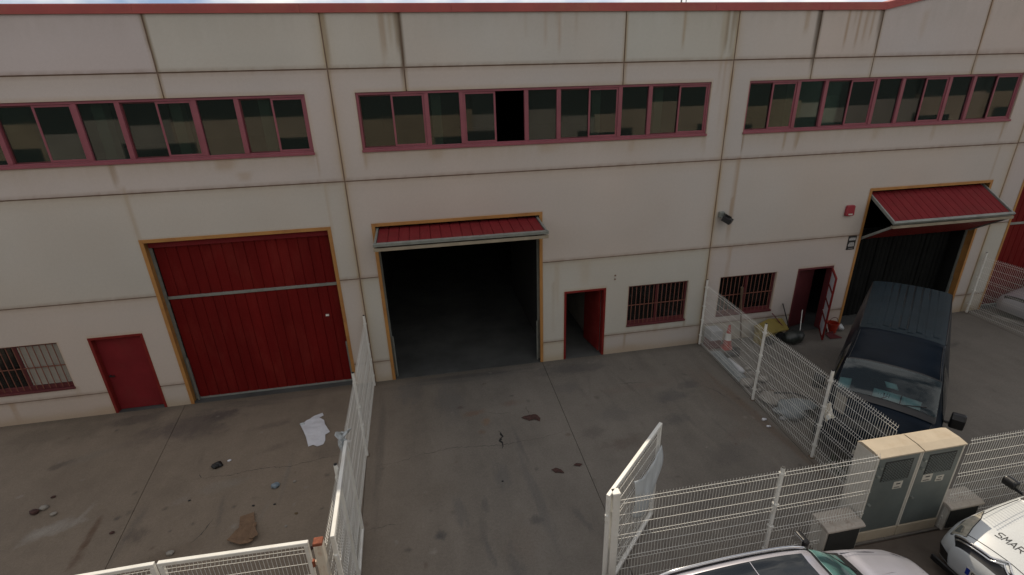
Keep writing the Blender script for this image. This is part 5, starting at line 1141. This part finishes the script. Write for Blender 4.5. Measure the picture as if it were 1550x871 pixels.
for k in range(40):
    a = random.uniform(0, 6.28); r = random.uniform(.02, .2); p = Vector((7.68+r*math.cos(a), 6.45+r*2*math.sin(a), 0)); l = random.uniform(.12, .32); q = p + Vector((random.uniform(-.1, .1), random.uniform(-.1, .1), l))
    m = MB() if k == 0 else m; m.add([p + Vector((-.012, 0, 0)), p + Vector((.012, 0, 0)), (p+q)/2 + Vector((.016, .01, 0)), q, (p+q)/2 + Vector((-.016, .01, 0))], [(0, 1, 2, 3, 4)])
o = m.build('leaves', MT['moss'], t); o['kind'] = 'stuff'
t = thing('site_dumper', 'yellow upturned wheelbarrow machine under the barred window', 'machine', (9.95, 11.6, 0))
m = MB(); m.poly([(9.45, 11.75, .50), (9.95, 11.88, .60), (10.42, 11.88, .56), (10.45, 11.55, .34), (9.98, 11.45, .36), (9.5, 11.35, .30)], (0, 0, 1), .05); m.build('tray', MT['yel'], t, bevel=.015)
m = MB(); m.poly([(9.42, 11.35, .0), (9.55, 11.35, .0), (9.52, 11.55, .52), (9.40, 11.55, .52)], (0, 1, 0), .25); m.poly([(9.3, 11.5, .05), (9.9, 11.42, .05), (9.9, 11.42, .32), (9.3, 11.5, .40)], (0, 1, 0), .10); m.build('body', MT['yel'], t, bevel=.015)
m = MB(); m.cyl((9.72, 11.38, .17), .17, .1, 18, 'y'); m.cyl((10.2, 11.5, .15), .15, .1, 18, 'y'); m.build('wheel', MT['rubber'], t)
bag('black_sack', 'shiny black full sack beside the open lattice door', (10.53, 11.45, .17), .27, MT['sack'], 61, 'sack', (1.15, .95, .72), 3, .5)
m = MB(); m.tube([(10.72, 11.42, .30), (10.80, 11.55, .62), (10.83, 11.62, .95)], .012, 6); tag(m.build('broom_stick', MT['white'], None), 'thin white stick standing out of the black sack', 'stick')
m = MB(); m.tube([(10.05, 11.90, .80), (10.35, 11.55, .35)], .016, 6); tag(m.build('pole', MT['maroon'], None), 'dark red pole leaning from the window sill corner', 'pole')
m = MB(); m.tube([(10.42, 11.97, 1.05), (10.55, 11.62, .25)], .016, 6); tag(m.build('pole', MT['black'], None), 'black pole leaning on the wall left of the lattice door', 'pole')
m = MB(); m.tube([(9.02, 11.75, 0), (8.95, 11.96, 1.50)], .028, 7); m.tube([(8.95, 11.95, 1.50), (8.93, 11.95, 1.75)], .045, 7); tag(m.build('pole', MT['wood'], None), 'old wooden pole leaning on the barred window behind the mesh', 'pole')
t = thing('bucket', 'red orange plastic bucket beside the ochre door frame', 'bucket', (12.13, 11.72, 0))
m = MB(); N = 22; pr = [(.10, .0), (.125, .005), (.165, .30), (.175, .30), (.175, .325), (.155, .325), (.12, .03), (.0, .03)]
m.grid([[(12.13+r*math.cos(2*math.pi*k/N), 11.72+r*math.sin(2*math.pi*k/N), z) for r, z in pr] for k in range(N+1)]); m.build('pail', MT['bucket'], t, smooth=False)
m = MB(); m.tube([(12.13-.17*math.cos(a), 11.72, .30+.20*math.sin(a)) for a in np.linspace(0, math.pi, 12)], .009, 6); m.build('handle', MT['maroon'], t)
t = thing('dustpan', 'flat dark red dustpan lying beside the bucket', 'dustpan', (12.0, 11.45, 0))
m = MB(); m.poly([(11.72, 11.30, .012), (12.12, 11.28, .012), (12.05, 11.55, .03), (11.80, 11.58, .03)], (0, 0, 1), .012); m.box(11.80, 11.56, .03, 12.05, 11.58, .10); m.build('pan', MT['maroon'], t)
m = MB(); m.tube([(11.9, 11.58, .06), (11.72, 11.75, .75), (11.70, 11.78, .80)], .012, 6); m.build('handle', MT['white'], t)
bag('plastic_bag', 'clear crumpled plastic bag right of the red bucket', (12.42, 11.75, .10), .12, MT['plastic'], 66, squash=(1, .9, .9), rough=.8)
# fence-mounted tag behind the third post and small stray bits
m = MB(); m.box(7.475, 6.55, 1.35, 7.485, 6.78, 1.72); tag(m.build('notice_plate', MT['blind'], None), 'pale notice plate wired to the mesh beside the van', 'plate')
m = MB(); m.bar((17.72, 11.35, .06), (18.2, 10.6, .06), .12, .11); tag(m.build('timber_beam', MT['stone'], None), 'pale beam on the ground behind the far right mesh', 'beam')

# ------------------------------------------------------------------ the building across the street (seen only in the window panes)
op = thing('opposite_building', 'tan warehouse across the street mirrored in the ribbon windows', 'building', (5, -10, 0))
xb = -60.0; k = 0
while xb < 70:
    w = random.uniform(4.5, 9.5); h = random.choice([5.5, 5.8, 6.0, 6.15]); dy = random.uniform(-.25, .25)
    m = MB(); m.box(xb, -24, 0, xb+w-.02, -10+dy*.0, h); m.build('wall', [MT['oppwall'], MT['oppwall2'], MT['oppwall3']][k % 3], op)
    m = MB(); m.box(xb, -23.9, h+.002, xb+w-.02, -10.35+dy, 9.0+random.uniform(-.5, 1.2)); m.build('upper_cladding', MT['oppdark'], op); xb += w; k += 1
for k in range(12):
    x = -45 + 9.2*k
    m = MB(); m.box(x, -10.02, 0, x+4.4, -9.985, 4.8); m.build('door', MT['oppdark'], op)
